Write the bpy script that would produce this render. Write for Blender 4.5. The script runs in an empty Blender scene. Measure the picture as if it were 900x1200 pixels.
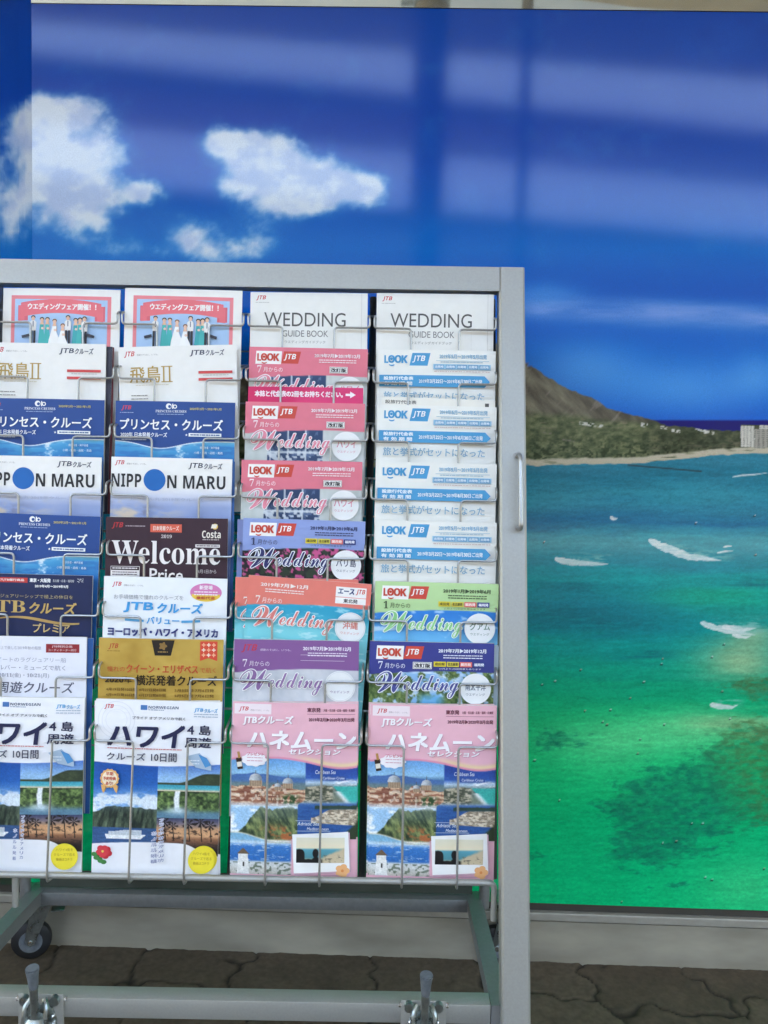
import bpy, math, random
import numpy as np
from mathutils import Matrix, Vector

random.seed(4)
S = bpy.context.scene
C = S.collection
R = math.radians

# ------------------------------------------------------------------ camera, sky, sun, exposure
EYE = 1.07
PITCH, ROLL = R(3.6), .023
cd = bpy.data.cameras.new('camera')
cd.sensor_fit = 'VERTICAL'
cd.sensor_height = 36.0
cd.lens = 36.0 * 950 / 1200
cd.clip_start = .02
cd.clip_end = 2000
cam = bpy.data.objects.new('camera', cd)
C.objects.link(cam)
cam.matrix_world = (Matrix.Translation((0, 0, EYE)) @ Matrix.Rotation(R(90) - PITCH, 4, 'X')
                    @ Matrix.Rotation(ROLL, 4, 'Z'))
S.camera = cam

SUN_EL = R(60)
w = bpy.data.worlds.new('World')
S.world = w
w.use_nodes = True
nt = w.node_tree
sky = nt.nodes.new('ShaderNodeTexSky')
sky.sky_type = 'NISHITA'
sky.sun_disc = False
sky.sun_elevation = SUN_EL
sky.sun_rotation = 0.0            # the sun stands behind the shop (+Y)
sky.air_density = 1.0
sky.dust_density = 7.0
sky.ozone_density = 1.0
wb = nt.nodes.new('ShaderNodeMix'); wb.data_type = 'RGBA'; wb.blend_type = 'MULTIPLY'   # a slightly warm, hazy sky
wb.inputs['Factor'].default_value = 1.0; wb.inputs['B'].default_value = (1.0, .965, .79, 1)
nt.links.new(sky.outputs[0], wb.inputs['A']); nt.links.new(wb.outputs['Result'], nt.nodes['Background'].inputs[0])
nt.nodes['Background'].inputs[1].default_value = .12

sd = bpy.data.lights.new('sun', 'SUN')
sd.energy = 3.6
sd.angle = R(.5)
sd.color = (1, .93, .82)
sun = bpy.data.objects.new('sun', sd)
sun.rotation_euler = (-(R(90) - SUN_EL), 0, 0)   # light travels towards -Y and down
sun.location = (0, 6, 20)
C.objects.link(sun)

vs = S.view_settings
vs.view_transform = 'Standard'
vs.look = 'None'
vs.exposure = 4.2
vs.gamma = 1.0
vs.use_curve_mapping = False

# ------------------------------------------------------------------ colour and noise helpers
def lin(c):
    c = np.asarray(c, float) / 255.0
    return np.where(c <= .04045, c / 12.92, ((c + .055) / 1.055) ** 2.4)

def hx(s):
    if not isinstance(s, str):
        return np.asarray(s, float)
    s = s.lstrip('#')
    return np.array([int(s[i:i + 2], 16) for i in (0, 2, 4)], float)

def vnoise(x, y, seed=0):
    x = np.asarray(x, float); y = np.asarray(y, float)
    xi = np.floor(x).astype(np.int64); yi = np.floor(y).astype(np.int64)
    fx = x - xi; fy = y - yi
    fx = fx * fx * (3 - 2 * fx); fy = fy * fy * (3 - 2 * fy)
    def h(a, b):
        n = (a * 374761393 + b * 668265263 + seed * 974634777) & 0x7fffffff
        n = ((n ^ (n >> 13)) * 1274126177) & 0x7fffffff
        return ((n ^ (n >> 16)) & 0xffff) / 65535.0
    return ((h(xi, yi) * (1 - fx) + h(xi + 1, yi) * fx) * (1 - fy)
            + (h(xi, yi + 1) * (1 - fx) + h(xi + 1, yi + 1) * fx) * fy)

def fbm(x, y, seed=0, octv=4):
    s = 0; a = .5; t = 0
    for i in range(octv):
        s = s + a * vnoise(x * 2 ** i, y * 2 ** i, seed + i * 17); t += a; a *= .55
    return s / t

def sst(a, b, x):
    t = np.clip((x - a) / (b - a), 0, 1)
    return t * t * (3 - 2 * t)

def mixc(a, b, m):
    m = np.clip(np.asarray(m), 0, 1)[..., None]
    return a * (1 - m) + b * m

def ramp(x, stops):
    xs = [s[0] for s in stops]
    return np.stack([np.interp(x, xs, [s[1][i] for s in stops]) for i in range(3)], -1)

# ------------------------------------------------------------------ mesh helpers
def build_mesh(name, verts, faces, mats, cols=None, fmat=None, smooth=False):
    """verts (n,3); faces = list of int arrays (k,3) or (k,4); cols (n,3) linear."""
    me = bpy.data.meshes.new(name)
    verts = np.asarray(verts, np.float32)
    me.vertices.add(len(verts)); me.vertices.foreach_set('co', verts.ravel())
    loops = np.concatenate([f.ravel() for f in faces]).astype(np.int32)
    tot = np.concatenate([np.full(len(f), f.shape[1], np.int32) for f in faces])
    start = np.concatenate([[0], np.cumsum(tot)[:-1]]).astype(np.int32)
    me.loops.add(len(loops)); me.loops.foreach_set('vertex_index', loops)
    me.polygons.add(len(tot)); me.polygons.foreach_set('loop_start', start)
    if fmat is not None:
        me.polygons.foreach_set('material_index', np.asarray(fmat, np.int32))
    me.polygons.foreach_set('use_smooth', np.full(len(tot), bool(smooth)))
    if cols is not None:
        a = me.attributes.new('ink', 'FLOAT_COLOR', 'POINT')
        c4 = np.ones((len(verts), 4), np.float32); c4[:, :3] = cols
        a.data.foreach_set('color', c4.ravel())
    for m in (mats if isinstance(mats, (list, tuple)) else [mats]):
        me.materials.append(m)
    me.update(calc_edges=True)
    return me

class MB:
    """collects boxes, tubes, prisms, lathes; link() makes ONE object of them."""
    def __init__(s): s.v = []; s.f = []; s.n = 0
    def add(s, v, f):
        s.v += [tuple(map(float, p)) for p in v]; s.f += [tuple(i + s.n for i in q) for q in f]; s.n += len(v); return s
    def box(s, x0, x1, y0, y1, z0, z1, M=None, bev=0.0):
        if bev <= 0:
            v = [(x, y, z) for z in (z0, z1) for y in (y0, y1) for x in (x0, x1)]
            f = [(0, 2, 3, 1), (4, 5, 7, 6), (0, 1, 5, 4), (2, 6, 7, 3), (0, 4, 6, 2), (1, 3, 7, 5)]
        else:
            import bmesh
            bm = bmesh.new(); bmesh.ops.create_cube(bm, size=1)
            for q in bm.verts:
                q.co = ((x0 + x1) / 2 + q.co.x * (x1 - x0), (y0 + y1) / 2 + q.co.y * (y1 - y0), (z0 + z1) / 2 + q.co.z * (z1 - z0))
            bmesh.ops.bevel(bm, geom=bm.edges[:], offset=bev, segments=2, affect='EDGES', profile=.5)
            bm.verts.index_update()
            v = [tuple(q.co) for q in bm.verts]; f = [tuple(q.index for q in p.verts) for p in bm.faces]; bm.free()
        if M is not None: v = [tuple(M @ Vector(p)) for p in v]
        return s.add(v, f)
    def prism(s, poly, axis, a, b):
        """poly in the two other axes (kept in x,y,z order), extruded along axis from a to b"""
        n = len(poly); v = []
        for t in (a, b):
            for p in poly:
                q = list(p); q.insert(axis, t); v.append(q)
        f = [tuple(range(n))[::-1], tuple(range(n, 2 * n))] + [(i, (i + 1) % n, n + (i + 1) % n, n + i) for i in range(n)]
        return s.add(v, f)
    def tube(s, pts, r, seg=10, cap=True):
        pts = [Vector(p) for p in pts]; rr = r if isinstance(r, (list, tuple)) else [r] * len(pts)
        v = []; up = None
        for i, p in enumerate(pts):
            d = (pts[min(i + 1, len(pts) - 1)] - pts[max(i - 1, 0)]).normalized()
            if up is None:
                up = Vector((0, 0, 1)) if abs(d.z) < .9 else Vector((1, 0, 0))
            up = (up - d * up.dot(d)).normalized(); sd_ = d.cross(up)
            for k in range(seg):
                a = 2 * math.pi * k / seg
                v.append(p + (up * math.cos(a) + sd_ * math.sin(a)) * rr[i])
        f = [(i * seg + k, i * seg + (k + 1) % seg, (i + 1) * seg + (k + 1) % seg, (i + 1) * seg + k)
             for i in range(len(pts) - 1) for k in range(seg)]
        if cap: f += [tuple(range(seg))[::-1], tuple(range((len(pts) - 1) * seg, len(pts) * seg))]
        return s.add(v, f)
    def link(s, name, mat, parent=None, smooth=True, M=None):
        me = bpy.data.meshes.new(name)
        me.from_pydata(s.v, [], s.f); me.materials.append(mat); me.update()
        if smooth:
            me.polygons.foreach_set('use_smooth', [True] * len(me.polygons))
            try: me.set_sharp_from_angle(angle=R(35))
            except Exception: pass
        o = bpy.data.objects.new(name, me); C.objects.link(o)
        if parent: o.parent = parent
        if M is not None: o.matrix_local = M
        return o

def fillet(pts, rad, n=5):
    pts = [Vector(p) for p in pts]; out = [pts[0]]
    for i in range(1, len(pts) - 1):
        a, b, c = pts[i - 1], pts[i], pts[i + 1]
        d1 = (a - b); d2 = (c - b); r = min(rad, d1.length * .45, d2.length * .45)
        p, q = b + d1.normalized() * r, b + d2.normalized() * r
        for k in range(n + 1):
            t = k / n
            out.append((1 - t) ** 2 * p + 2 * t * (1 - t) * b + t * t * q)
    out.append(pts[-1]); return out

def empty(name, loc=(0, 0, 0), rot=(0, 0, 0)):
    o = bpy.data.objects.new(name, None); o.empty_display_size = .05
    o.location = loc; o.rotation_euler = rot; C.objects.link(o); return o

def tag(o, label=None, cat=None, group=None, kind=None):
    if label: o['label'] = label
    if cat: o['category'] = cat
    if group: o['group'] = group
    if kind: o['kind'] = kind
    return o

# ------------------------------------------------------------------ materials
def mat(name, col, rough=.5, metal=0.0, var=.12, scale=30.0, bump=0.0, bscale=200.0, rvar=.1, spec=.5, stretch=(1, 1, 1)):
    m = bpy.data.materials.new(name); m.use_nodes = True
    N = m.node_tree.nodes; L = m.node_tree.links; b = N['Principled BSDF']
    tc = N.new('ShaderNodeTexCoord'); mp = N.new('ShaderNodeMapping'); mp.inputs['Scale'].default_value = stretch
    L.new(tc.outputs['Object'], mp.inputs[0])
    n = N.new('ShaderNodeTexNoise'); n.inputs['Scale'].default_value = scale; n.inputs['Detail'].default_value = 5
    L.new(mp.outputs[0], n.inputs['Vector'])
    c = lin(hx(col)) if isinstance(col, str) else np.array(col)
    r = N.new('ShaderNodeValToRGB')
    r.color_ramp.elements[0].position = .3; r.color_ramp.elements[1].position = .7
    r.color_ramp.elements[0].color = (*(c * (1 - var)), 1); r.color_ramp.elements[1].color = (*np.minimum(c * (1 + var), 1), 1)
    L.new(n.outputs['Fac'], r.inputs[0]); L.new(r.outputs[0], b.inputs['Base Color'])
    mr = N.new('ShaderNodeMapRange'); mr.inputs['To Min'].default_value = max(.02, rough - rvar); mr.inputs['To Max'].default_value = rough + rvar
    L.new(n.outputs['Fac'], mr.inputs[0]); L.new(mr.outputs[0], b.inputs['Roughness'])
    b.inputs['Metallic'].default_value = metal
    b.inputs['Specular IOR Level'].default_value = spec
    if bump:
        n2 = N.new('ShaderNodeTexNoise'); n2.inputs['Scale'].default_value = bscale; n2.inputs['Detail'].default_value = 3
        L.new(mp.outputs[0], n2.inputs['Vector'])
        bp = N.new('ShaderNodeBump'); bp.inputs['Strength'].default_value = bump; bp.inputs['Distance'].default_value = .002
        L.new(n2.outputs['Fac'], bp.inputs['Height']); L.new(bp.outputs[0], b.inputs['Normal'])
    return m

def ink_mat(name, rough, grain, gscale, bump=0.0, spec=.5):
    """printed sheet: colour of the ink per vertex, a little grain"""
    m = bpy.data.materials.new(name); m.use_nodes = True
    N = m.node_tree.nodes; L = m.node_tree.links; b = N['Principled BSDF']
    a = N.new('ShaderNodeAttribute'); a.attribute_name = 'ink'
    tc = N.new('ShaderNodeTexCoord')
    n = N.new('ShaderNodeTexNoise'); n.inputs['Scale'].default_value = gscale; n.inputs['Detail'].default_value = 3
    L.new(tc.outputs['Object'], n.inputs['Vector'])
    mr = N.new('ShaderNodeMapRange'); mr.inputs['From Min'].default_value = .3; mr.inputs['From Max'].default_value = .7
    mr.inputs['To Min'].default_value = 1 - grain; mr.inputs['To Max'].default_value = 1 + grain
    L.new(n.outputs['Fac'], mr.inputs[0])
    mx = N.new('ShaderNodeVectorMath'); mx.operation = 'SCALE'
    L.new(a.outputs['Color'], mx.inputs[0]); L.new(mr.outputs[0], mx.inputs['Scale'])
    L.new(mx.outputs[0], b.inputs['Base Color'])
    b.inputs['Roughness'].default_value = rough; b.inputs['Specular IOR Level'].default_value = spec
    if bump:
        n2 = N.new('ShaderNodeTexNoise'); n2.inputs['Scale'].default_value = 3.0; n2.inputs['Detail'].default_value = 1
        L.new(tc.outputs['Object'], n2.inputs['Vector'])
        bp = N.new('ShaderNodeBump'); bp.inputs['Strength'].default_value = bump; bp.inputs['Distance'].default_value = .01
        L.new(n2.outputs['Fac'], bp.inputs['Height']); L.new(bp.outputs[0], b.inputs['Normal'])
    return m

M_print = ink_mat('printed_paper', .42, .02, 60, spec=.4)
M_mural = ink_mat('printed_film', .085, .09, 560, bump=.02, spec=.37)
M_pages = mat('page_edges', '#dcdad2', .7, 0, .08, 400, stretch=(1, 1, 6))
M_silver = mat('silver_paint', (.37, .368, .34), .42, .45, .05, 260, .12, 900)
M_silver_dark = mat('silver_paint_darker', (.26, .265, .265), .45, .5, .08, 120, .12, 900)  # darker copy of the silver paint for the rear frame
M_shade = mat('shade_dark', (.055, .065, .05), .6, 0, .3, 8)  # dark colour standing in for the shade behind the rack
M_gap_shade = mat('upright_gap_shade', (.03, .032, .035), .5, .3, .1, 60)  # near-black, puts the shade of the column gaps into the uprights
M_wire = mat('plated_wire', (.40, .40, .385), .36, .8, .1, 300)
M_zinc = mat('zinc_plate', (.34, .37, .36), .3, .9, .25, 90, .1, 300)
M_bolt = mat('bright_bolt', (.7, .7, .68), .22, .95, .1, 200)
M_rubber = mat('grey_rubber', (.12, .135, .15), .55, 0, .2, 120)
M_tyre = mat('black_tyre', (.012, .012, .013), .6, 0, .2, 120)
M_stain = mat('stainless_base', (.34, .308, .24), .5, .25, .30, 4, .05, 300, stretch=(1, 1, 3))
M_alu = mat('aluminium_sill', (.40, .37, .31), .4, .3, .06, 60)
M_darkgap = mat('dark_gasket', (.05, .044, .034), .6)
M_wall = mat('shop_wall', (.30, .29, .27), .8, 0, .1, 3, .3, 60)
M_soffit = mat('soffit', (.80, .83, .85), .7, 0, .05, 4)
M_blocker = mat('blocker_tile', (.12, .12, .12), .35, 0, .2, 6)

# ------------------------------------------------------------------ the ground
def pavers(X, Y):
    """height and tint of irregular interlocking paving stones"""
    wx = X + .065 * (fbm(X * 9, Y * 9, 5, 3) - .5) * 2 + .024 * (fbm(X * 22, Y * 22, 8, 2) - .5) * 2
    wy = Y + .065 * (fbm(X * 9 + 31, Y * 9, 6, 3) - .5) * 2 + .024 * (fbm(X * 22, Y * 22 + 9, 9, 2) - .5) * 2
    cs = .235
    gx, gy = wx / cs, wy / cs * 1.05
    ix, iy = np.floor(gx).astype(int), np.floor(gy).astype(int)
    f1 = np.full(X.shape, 9.0); f2 = np.full(X.shape, 9.0); cid = np.zeros(X.shape)
    for dx in (-1, 0, 1):
        for dy in (-1, 0, 1):
            cx, cy = ix + dx, iy + dy
            jx = cx + .5 + .62 * (vnoise(cx * 7.31 + .5, cy * 3.17 + .5, 21) - .5)
            jy = cy + .5 + .62 * (vnoise(cx * 5.77 + .5, cy * 8.13 + .5, 22) - .5)
            d = np.hypot(gx - jx, gy - jy)
            idn = vnoise(cx * 3.7 + .5, cy * 9.1 + .5, 23)
            near = d < f1
            f2 = np.where(near, f1, np.minimum(f2, d)); cid = np.where(near, idn, cid); f1 = np.where(near, d, f1)
    e = f2 - f1
    top = sst(.004, .06, e)
    rough = (fbm(X * 40, Y * 40, 3, 4) - .5) * .0035 + (fbm(X * 150, Y * 150, 4, 2) - .5) * .0012
    z = -.0045 * (1 - top) + rough * top + (cid - .5) * .004 * top
    return z, cid, top

x0, x1, y0, y1 = -1.9, 1.9, .25, 1.80
nx, ny = 720, 300
gx, gy = np.meshgrid(np.linspace(x0, x1, nx), np.linspace(y0, y1, ny))
pz, pc, pt = pavers(gx, gy)
base = mixc(lin([73, 63, 50])[None, None, :] * np.ones(gx.shape + (1,)), lin([92, 81, 66])[None, None, :], pc)
base = base * (.8 + .45 * fbm(gx * 22, gy * 22, 12, 4))[..., None]
base = mixc(base, lin([47, 41, 33]), 1 - pt)
gv = np.stack([gx, gy, pz - .004], -1).reshape(-1, 3)
gi = np.arange(nx * ny).reshape(ny, nx)
gq = np.stack([gi[:-1, :-1], gi[:-1, 1:], gi[1:, 1:], gi[1:, :-1]], -1).reshape(-1, 4)
B = 300.0
fr = np.array([(-B, -B, -.006), (B, -B, -.006), (B, B, -.006), (-B, B, -.006),
               (x0, y0, -.006), (x1, y0, -.006), (x1, y1, -.006), (x0, y1, -.006)])
k = len(gv)
fq = np.array([(0, 1, 5, 4), (1, 2, 6, 5), (2, 3, 7, 6), (3, 0, 4, 7)]) + k
M_pave = ink_mat('paving_stone', .8, .18, 90, spec=.25)
pv = bpy.data.objects.new('pavement', build_mesh('pavement', np.concatenate([gv, fr]), [gq, fq], M_pave,
     np.concatenate([base.reshape(-1, 3), np.tile(lin([92, 88, 80]), (8, 1))]), smooth=True))
C.objects.link(pv); tag(pv, kind='structure')
M_road = mat('asphalt', (.06, .06, .062), .85, 0, .2, 12, .3, 200)
rd = MB().box(-200, 200, -7.2, -3.4, -.3, .002).link('road', M_road, smooth=False); tag(rd, kind='structure')

# ------------------------------------------------------------------ the mural: a printed seaside view
WY = lambda X: 1.70 - .02 * X                     # the shopfront plane
WANG = -math.atan(.02)
Z_BOT, Z_TOP, X_L, X_R = .126, 1.984, -.743, 2.6
cp, sp = math.cos(PITCH), math.sin(PITCH)
cr, sr = math.cos(ROLL), math.sin(ROLL)
def art(X, Z):
    """print-sheet coordinates of the mural (about 560 units per metre, keystoned like the sheet)"""
    Y = 1.70 - .02 * X; z = Z - EYE
    F = Y * cp - z * sp; D = -Y * sp - z * cp
    x = X / F * 950; y = D / F * 950
    return 450 + x * cr - y * sr, 600 + x * sr + y * cr

def blobs(px, py, lst):
    s = 0
    for cx, cy, rx, ry, a in lst:
        s = s + a * np.exp(-(((px - cx) / rx) ** 2 + ((py - cy) / ry) ** 2))
    return s

RIDGE = [(-900, 497), (-300, 490), (0, 470), (200, 455), (380, 430), (470, 398), (520, 385), (575, 398), (618, 427), (640, 440), (665, 456),
         (690, 464), (715, 479), (745, 487), (762, 492), (785, 499), (830, 503), (868, 506), (960, 505), (1200, 506), (1900, 500)]
SHORE = [(-900, 552), (618, 546), (700, 544), (750, 542), (800, 538), (830, 535), (870, 532), (900, 531), (1100, 540), (1900, 560)]
FOAM = [((650, 655), (668, 659), (690, 660.5), (713, 661), 4.6), ((760, 633), (778, 641), (806, 652), (846, 657), 6.0),
        ((821, 730), (840, 736), (862, 741), (885, 744), 4.6), ((846, 735), (860, 736), (872, 738), (886, 736), 4.0), ((858, 744), (866, 746), (874, 747), (881, 745), 2.4), ((832, 826), (846, 828), (858, 829), (865, 826), 4.0),
        ((715, 606), (719, 608), (722, 608), (724, 607), 2.5), ((840, 648), (850, 646), (856, 646), (860, 645), 1.2),
        ((858, 559), (870, 557), (885, 556), (900, 554), .9), ((848, 641), (853, 640), (856, 640), (858, 640), 1.0)]
SWIM = [(637, 635), (680, 785), (650, 798), (635, 802), (685, 833), (715, 832), (706, 846), (711, 849), (778, 849), (750, 866), (747, 883),
        (626, 891), (655, 938), (738, 818), (754, 799), (775, 778), (776, 772), (834, 770), (848, 755), (846, 810), (855, 842), (776, 988), (792, 986),
        (823, 965), (810, 965), (895, 1018), (826, 1028), (834, 1031), (728, 1057), (815, 613), (884, 604), (885, 650)]

def mural(px, py):
    wob = fbm(px / 60, py / 60, 1, 4) - .5
    # sky
    c = ramp(py, [(-60, (8, 62, 154)), (60, (8, 66, 160)), (150, (4, 62, 160)), (200, (2, 72, 168)), (250, (3, 84, 174)), (292, (4, 100, 188)),
                  (345, (6, 84, 180)), (400, (10, 98, 192)), (450, (24, 108, 200)), (500, (22, 92, 194))])
    c = mixc(c, hx('#1f74bb'), .5 * np.exp(-((px - 120) / 260) ** 2 - ((py - 300) / 60) ** 2))
    streak = np.exp(-((py - 366 - (px - 760) * .05) / 15) ** 2) * sst(560, 640, px) * (.35 + .9 * fbm(px / 70, py / 12, 31, 4))
    c = mixc(c, hx('#8ea6de'), .9 * streak)
    c = mixc(c, hx('#4f9ae0'), .85 * blobs(px, py, [(690, 430, 60, 30, .8), (800, 455, 90, 30, .9), (890, 440, 30, 25, .7), (640, 345, 40, 14, .6)]))
    c = mixc(c, hx('#1e56b8'), .5 * np.exp(-((px - 850) / 60) ** 2 - ((py - 50) / 30) ** 2) * fbm(px / 25, py / 20, 71, 3))
    cl = blobs(px, py, [(62, 128, 40, 18, .9), (25, 150, 35, 28, .9), (90, 165, 42, 38, .8), (55, 215, 55, 36, 1.1), (128, 182, 32, 32, .5),
                        (160, 226, 30, 16, .7), (105, 240, 32, 22, .7), (60, 265, 60, 20, .35),
                        (262, 166, 28, 14, 1.0), (298, 180, 46, 24, 1.1), (330, 208, 62, 27, 1.1), (398, 216, 42, 24, 1.0), (428, 222, 20, 17, .9),
                        (355, 238, 45, 16, .7), (268, 216, 18, 9, .5), (222, 278, 32, 26, .66), (250, 296, 28, 14, .36), (300, 285, 26, 28, .36), (150, 290, 60, 14, .25),
                        (-120, 220, 110, 50, .9)])
    nz = fbm(px / 46, py / 40, 41, 5) - .5
    nz2 = fbm(px / 13, py / 11, 47, 4) - .5
    dens = sst(.18, .86, cl * 1.0 + nz * 1.25 + nz2 * .55 * sst(1.2, .3, cl))
    dens = dens * sst(.08, .3, cl)
    soft = sst(.02, .75, cl + nz * .7) * .55
    lump = fbm(px / 34, py / 26, 43, 4)
    cc = mixc(np.ones(px.shape + (3,)) * hx('#b9c4dc'), hx('#e0e3e4'), sst(.28, .6, lump + .3 * nz - .004 * 0))
    c = mixc(c, hx('#6fa2d2'), soft)
    c = mixc(c, cc, dens * .9)
    # the far sea, mountain, town
    ry = np.interp(px, [p[0] for p in RIDGE], [p[1] for p in RIDGE]) + 2.2 * (fbm(px / 9, px * 0 + 3, 51, 3) - .5) * 2
    sy = np.interp(px, [p[0] for p in SHORE], [p[1] for p in SHORE]) + 1.5 * (fbm(px / 14, px * 0 + 7, 52, 3) - .5) * 2
    c = mixc(c, hx('#17146a'), sst(491, 494, py))
    inl = sst(-.8, .8, py - ry)
    rock = mixc(np.ones(px.shape + (3,)) * hx('#504a40'), hx('#8d866f'), fbm((px - py * .9) / 9, (py + px * .55) / 34, 53, 6) * 1.7 - .4)
    gully = sst(.62, .75, fbm((px + py * .9) / 9, (py - px * .5) / 40, 57, 3))
    rock = mixc(rock, hx('#908478'), gully * .6)
    veg = mixc(np.ones(px.shape + (3,)) * hx('#445036'), hx('#848660'), fbm(px / 7, py / 4.0, 54, 6) * 1.9 - .5)
    veg = mixc(veg, hx('#27331f'), sst(.55, .7, vnoise(px / 2.6, py / 2.2, 55)) * sst(500, 535, py) * .7); veg = mixc(veg, hx('#8a7d66'), sst(.6, .75, fbm(px / 12, py / 3, 56, 4)) * sst(512, 492, py) * .6)
    gl = np.interp(px, [560, 618, 660, 700, 760, 800], [480, 486, 484, 492, 494, 480]) + 14 * wob
    land = mixc(rock, veg, sst(-5, 6, py - gl))
    land = mixc(land, hx('#93876f'), .55 * np.exp(-((py - 520) / 6) ** 2) * sst(.55, .75, fbm(px / 16, py / 3, 58, 3)) * sst(700, 760, px))
    land = mixc(land, hx('#c3b79d'), sst(-8.5, -6, py - sy) * sst(.2, .45, fbm(px / 20, py / 4, 59, 3) + .12))
    land = land * (1 - .25 * sst(730, 790, px) * (1 - sst(-9, -6, py - sy)))[..., None]
    for bx, by, bw, bh, col in [(688, 497, 9, 2, '#cfcabd'), (702, 499, 5, 2, '#cfcabd'), (755, 498, 4, 2.4, '#d6d2c8'), (778, 501, 4, 2, '#cfcabd'),
                                (792, 505, 5, 2, '#cfcabd'), (822, 503, 7, 2.4, '#d9d4c9'), (831, 507, 6, 2, '#cfcabd'), (835, 532, 14, 2.4, '#b9ab93'),
                                (640, 507, 6, 1, '#7c7668'), (666, 516, 7, 1, '#7c7668')]:
        m = (sst(bw + 1, bw - 1, np.abs(px - bx) * 2 / 2) * sst(bh + .8, bh - .8, np.abs(py - by + (px - bx) * -.15)))
        land = mixc(land, hx(col), m * sst(.3, .62, vnoise(px / 2.3, py / 1.5, 60)))
    def blk(c, ax, bx, ay, by, col, st):
        m = ((px > ax) & (px < bx) & (py > ay) & (py < by)).astype(float)
        wn = .5 + .3 * np.cos((px - ax) * st) + .22 * np.cos((py - ay) * 2.6)
        return mixc(c, hx(col) - (hx(col) * .22) * (wn > .62)[..., None], m)
    inl = np.maximum(inl, ((px > 868) & (px < 1050) & (py > 498) & (py < 520)).astype(float))
    land = blk(land, 868, 884, 499, 524, '#d0cabb', 1.6)
    land = blk(land, 884, 912, 503, 525, '#a39d90', 1.2)
    land = blk(land, 890, 940, 496, 503, '#c9c3b6', 1.2)
    c = mixc(c, land, inl)
    # the near sea
    st = fbm(px / 90, py / 9, 61, 5) - .5
    st2 = fbm(px / 26, py / 3.2, 62, 4) - .5
    yy = py + 26 * st
    s = ramp(yy, [(545, (38, 114, 134)), (556, (26, 104, 124)), (580, (42, 128, 144)), (600, (36, 114, 138)), (612, (22, 100, 134)), (632, (42, 140, 150)),
                  (660, (30, 126, 138)), (680, (14, 142, 142)), (705, (8, 124, 136)), (730, (6, 124, 130)), (755, (8, 138, 128)), (785, (8, 146, 116)),
                  (815, (8, 152, 104)), (850, (14, 166, 100)), (900, (18, 178, 104)), (960, (6, 166, 100)), (1010, (4, 170, 104)), (1070, (8, 176, 106))])
    s = mixc(s, hx('#0a9a78'), .75 * blobs(px, yy, [(880, 705, 90, 26, 1.0), (800, 700, 60, 12, .5)]))
    s = mixc(s, hx('#0a5362'), .6 * blobs(px, yy, [(680, 690, 60, 7, .9), (660, 720, 90, 14, .8), (720, 733, 70, 9, .6), (885, 682, 40, 5, 1.0), (755, 768, 34, 6, 1.0)]) * sst(-.15, .15, st2 + .08))
    s = mixc(s, hx('#4cc47c'), .8 * blobs(px, py, [(780, 865, 130, 26, 1.0), (700, 880, 60, 40, .5), (880, 1040, 70, 40, .7), (800, 850, 60, 20, .6)]))
    s = mixc(s, hx('#a3b482'), .8 * blobs(px, yy, [(868, 775, 52, 26, 1.0), (885, 745, 30, 14, .6), (840, 848, 46, 12, .7), (900, 850, 40, 12, .6)]))
    rn = fbm(px / 20, py / 8, 63, 5)
    reef = blobs(px, py, [(880, 800, 36, 9, .7), (905, 812, 36, 14, .8), (880, 880, 40, 30, 1.1), (900, 905, 50, 45, 1.1), (830, 910, 60, 26, .9), (760, 922, 34, 10, .85), (735, 945, 40, 10, .8),
                          (800, 950, 80, 28, 1.0), (780, 985, 60, 30, .85), (740, 1000, 40, 26, .5), (762, 902, 12, 5, .7), (785, 1038, 34, 7, .55), (655, 872, 50, 12, .6),
                          (640, 858, 40, 8, .5), (626, 1002, 24, 8, .7), (655, 962, 14, 4, .6), (636, 1013, 8, 3, .6), (688, 817, 26, 4, .5), (760, 833, 40, 6, .4), (1000, 900, 90, 60, 1.0)])
    rm = sst(.34, .78, reef + (rn - .5) * .8 + (fbm(px / 9, py / 3.4, 69, 5) - .5) * .95)
    rc = mixc(np.ones(px.shape + (3,)) * hx('#146450'), hx('#45663c'), sst(800, 890, px + (900 - py) * .5))
    rc = mixc(rc, hx('#16855a'), sst(.55, .7, fbm(px / 9, py / 4, 64, 3)) * .7)
    s = mixc(s, rc, rm * (.42 + .32 * sst(.36, .62, fbm(px / 8, py / 3.6, 81, 5))))
    s = s * (1 + .17 * st2 + .14 * (fbm(px / 6, py / 2.0, 65, 3) - .5) + .10 * (vnoise(px / 2.2, py / 1.3, 70) - .5))[..., None]
    s = np.minimum(s * 1.06 + np.array([2, 5, 4]), 255)
    jd = np.abs(py - (545 + (px - 735) * .085)); s = mixc(s, hx('#2b3a3c'), sst(1.6, .4, jd) * .7 * ((px > 735) & (px < 822)))
    for a, b, c2, d, th in FOAM:
        xs = [a[0], b[0], c2[0], d[0]]; ys = [a[1], b[1], c2[1], d[1]]
        yc = np.interp(px, xs, ys); t = (px - a[0]) / (d[0] - a[0])
        tc = np.clip(t, 0, 1); wd = th * 1.75 * tc ** .35 * (1 - tc) ** .9 * (.55 + .8 * fbm(px / 5, py / 2.2, 66, 4))
        m = sst(.9, -.5, np.abs(py - yc) - wd) * ((t > 0) & (t < 1))
        s = mixc(s, hx('#e4e6df'), m * (.66 + .4 * fbm(px / 7, py / 1.5, 67, 3)))
        if th > 3.5:
            tr = np.exp(-((py - yc + 5) / 6) ** 2) * sst(.1, .5, t) * sst(1.35, .9, t) * sst(.4, .65, fbm(px / 14, py / 2.4, 68, 3))
            s = mixc(s, hx('#9cc9bd'), tr * .55)
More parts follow.
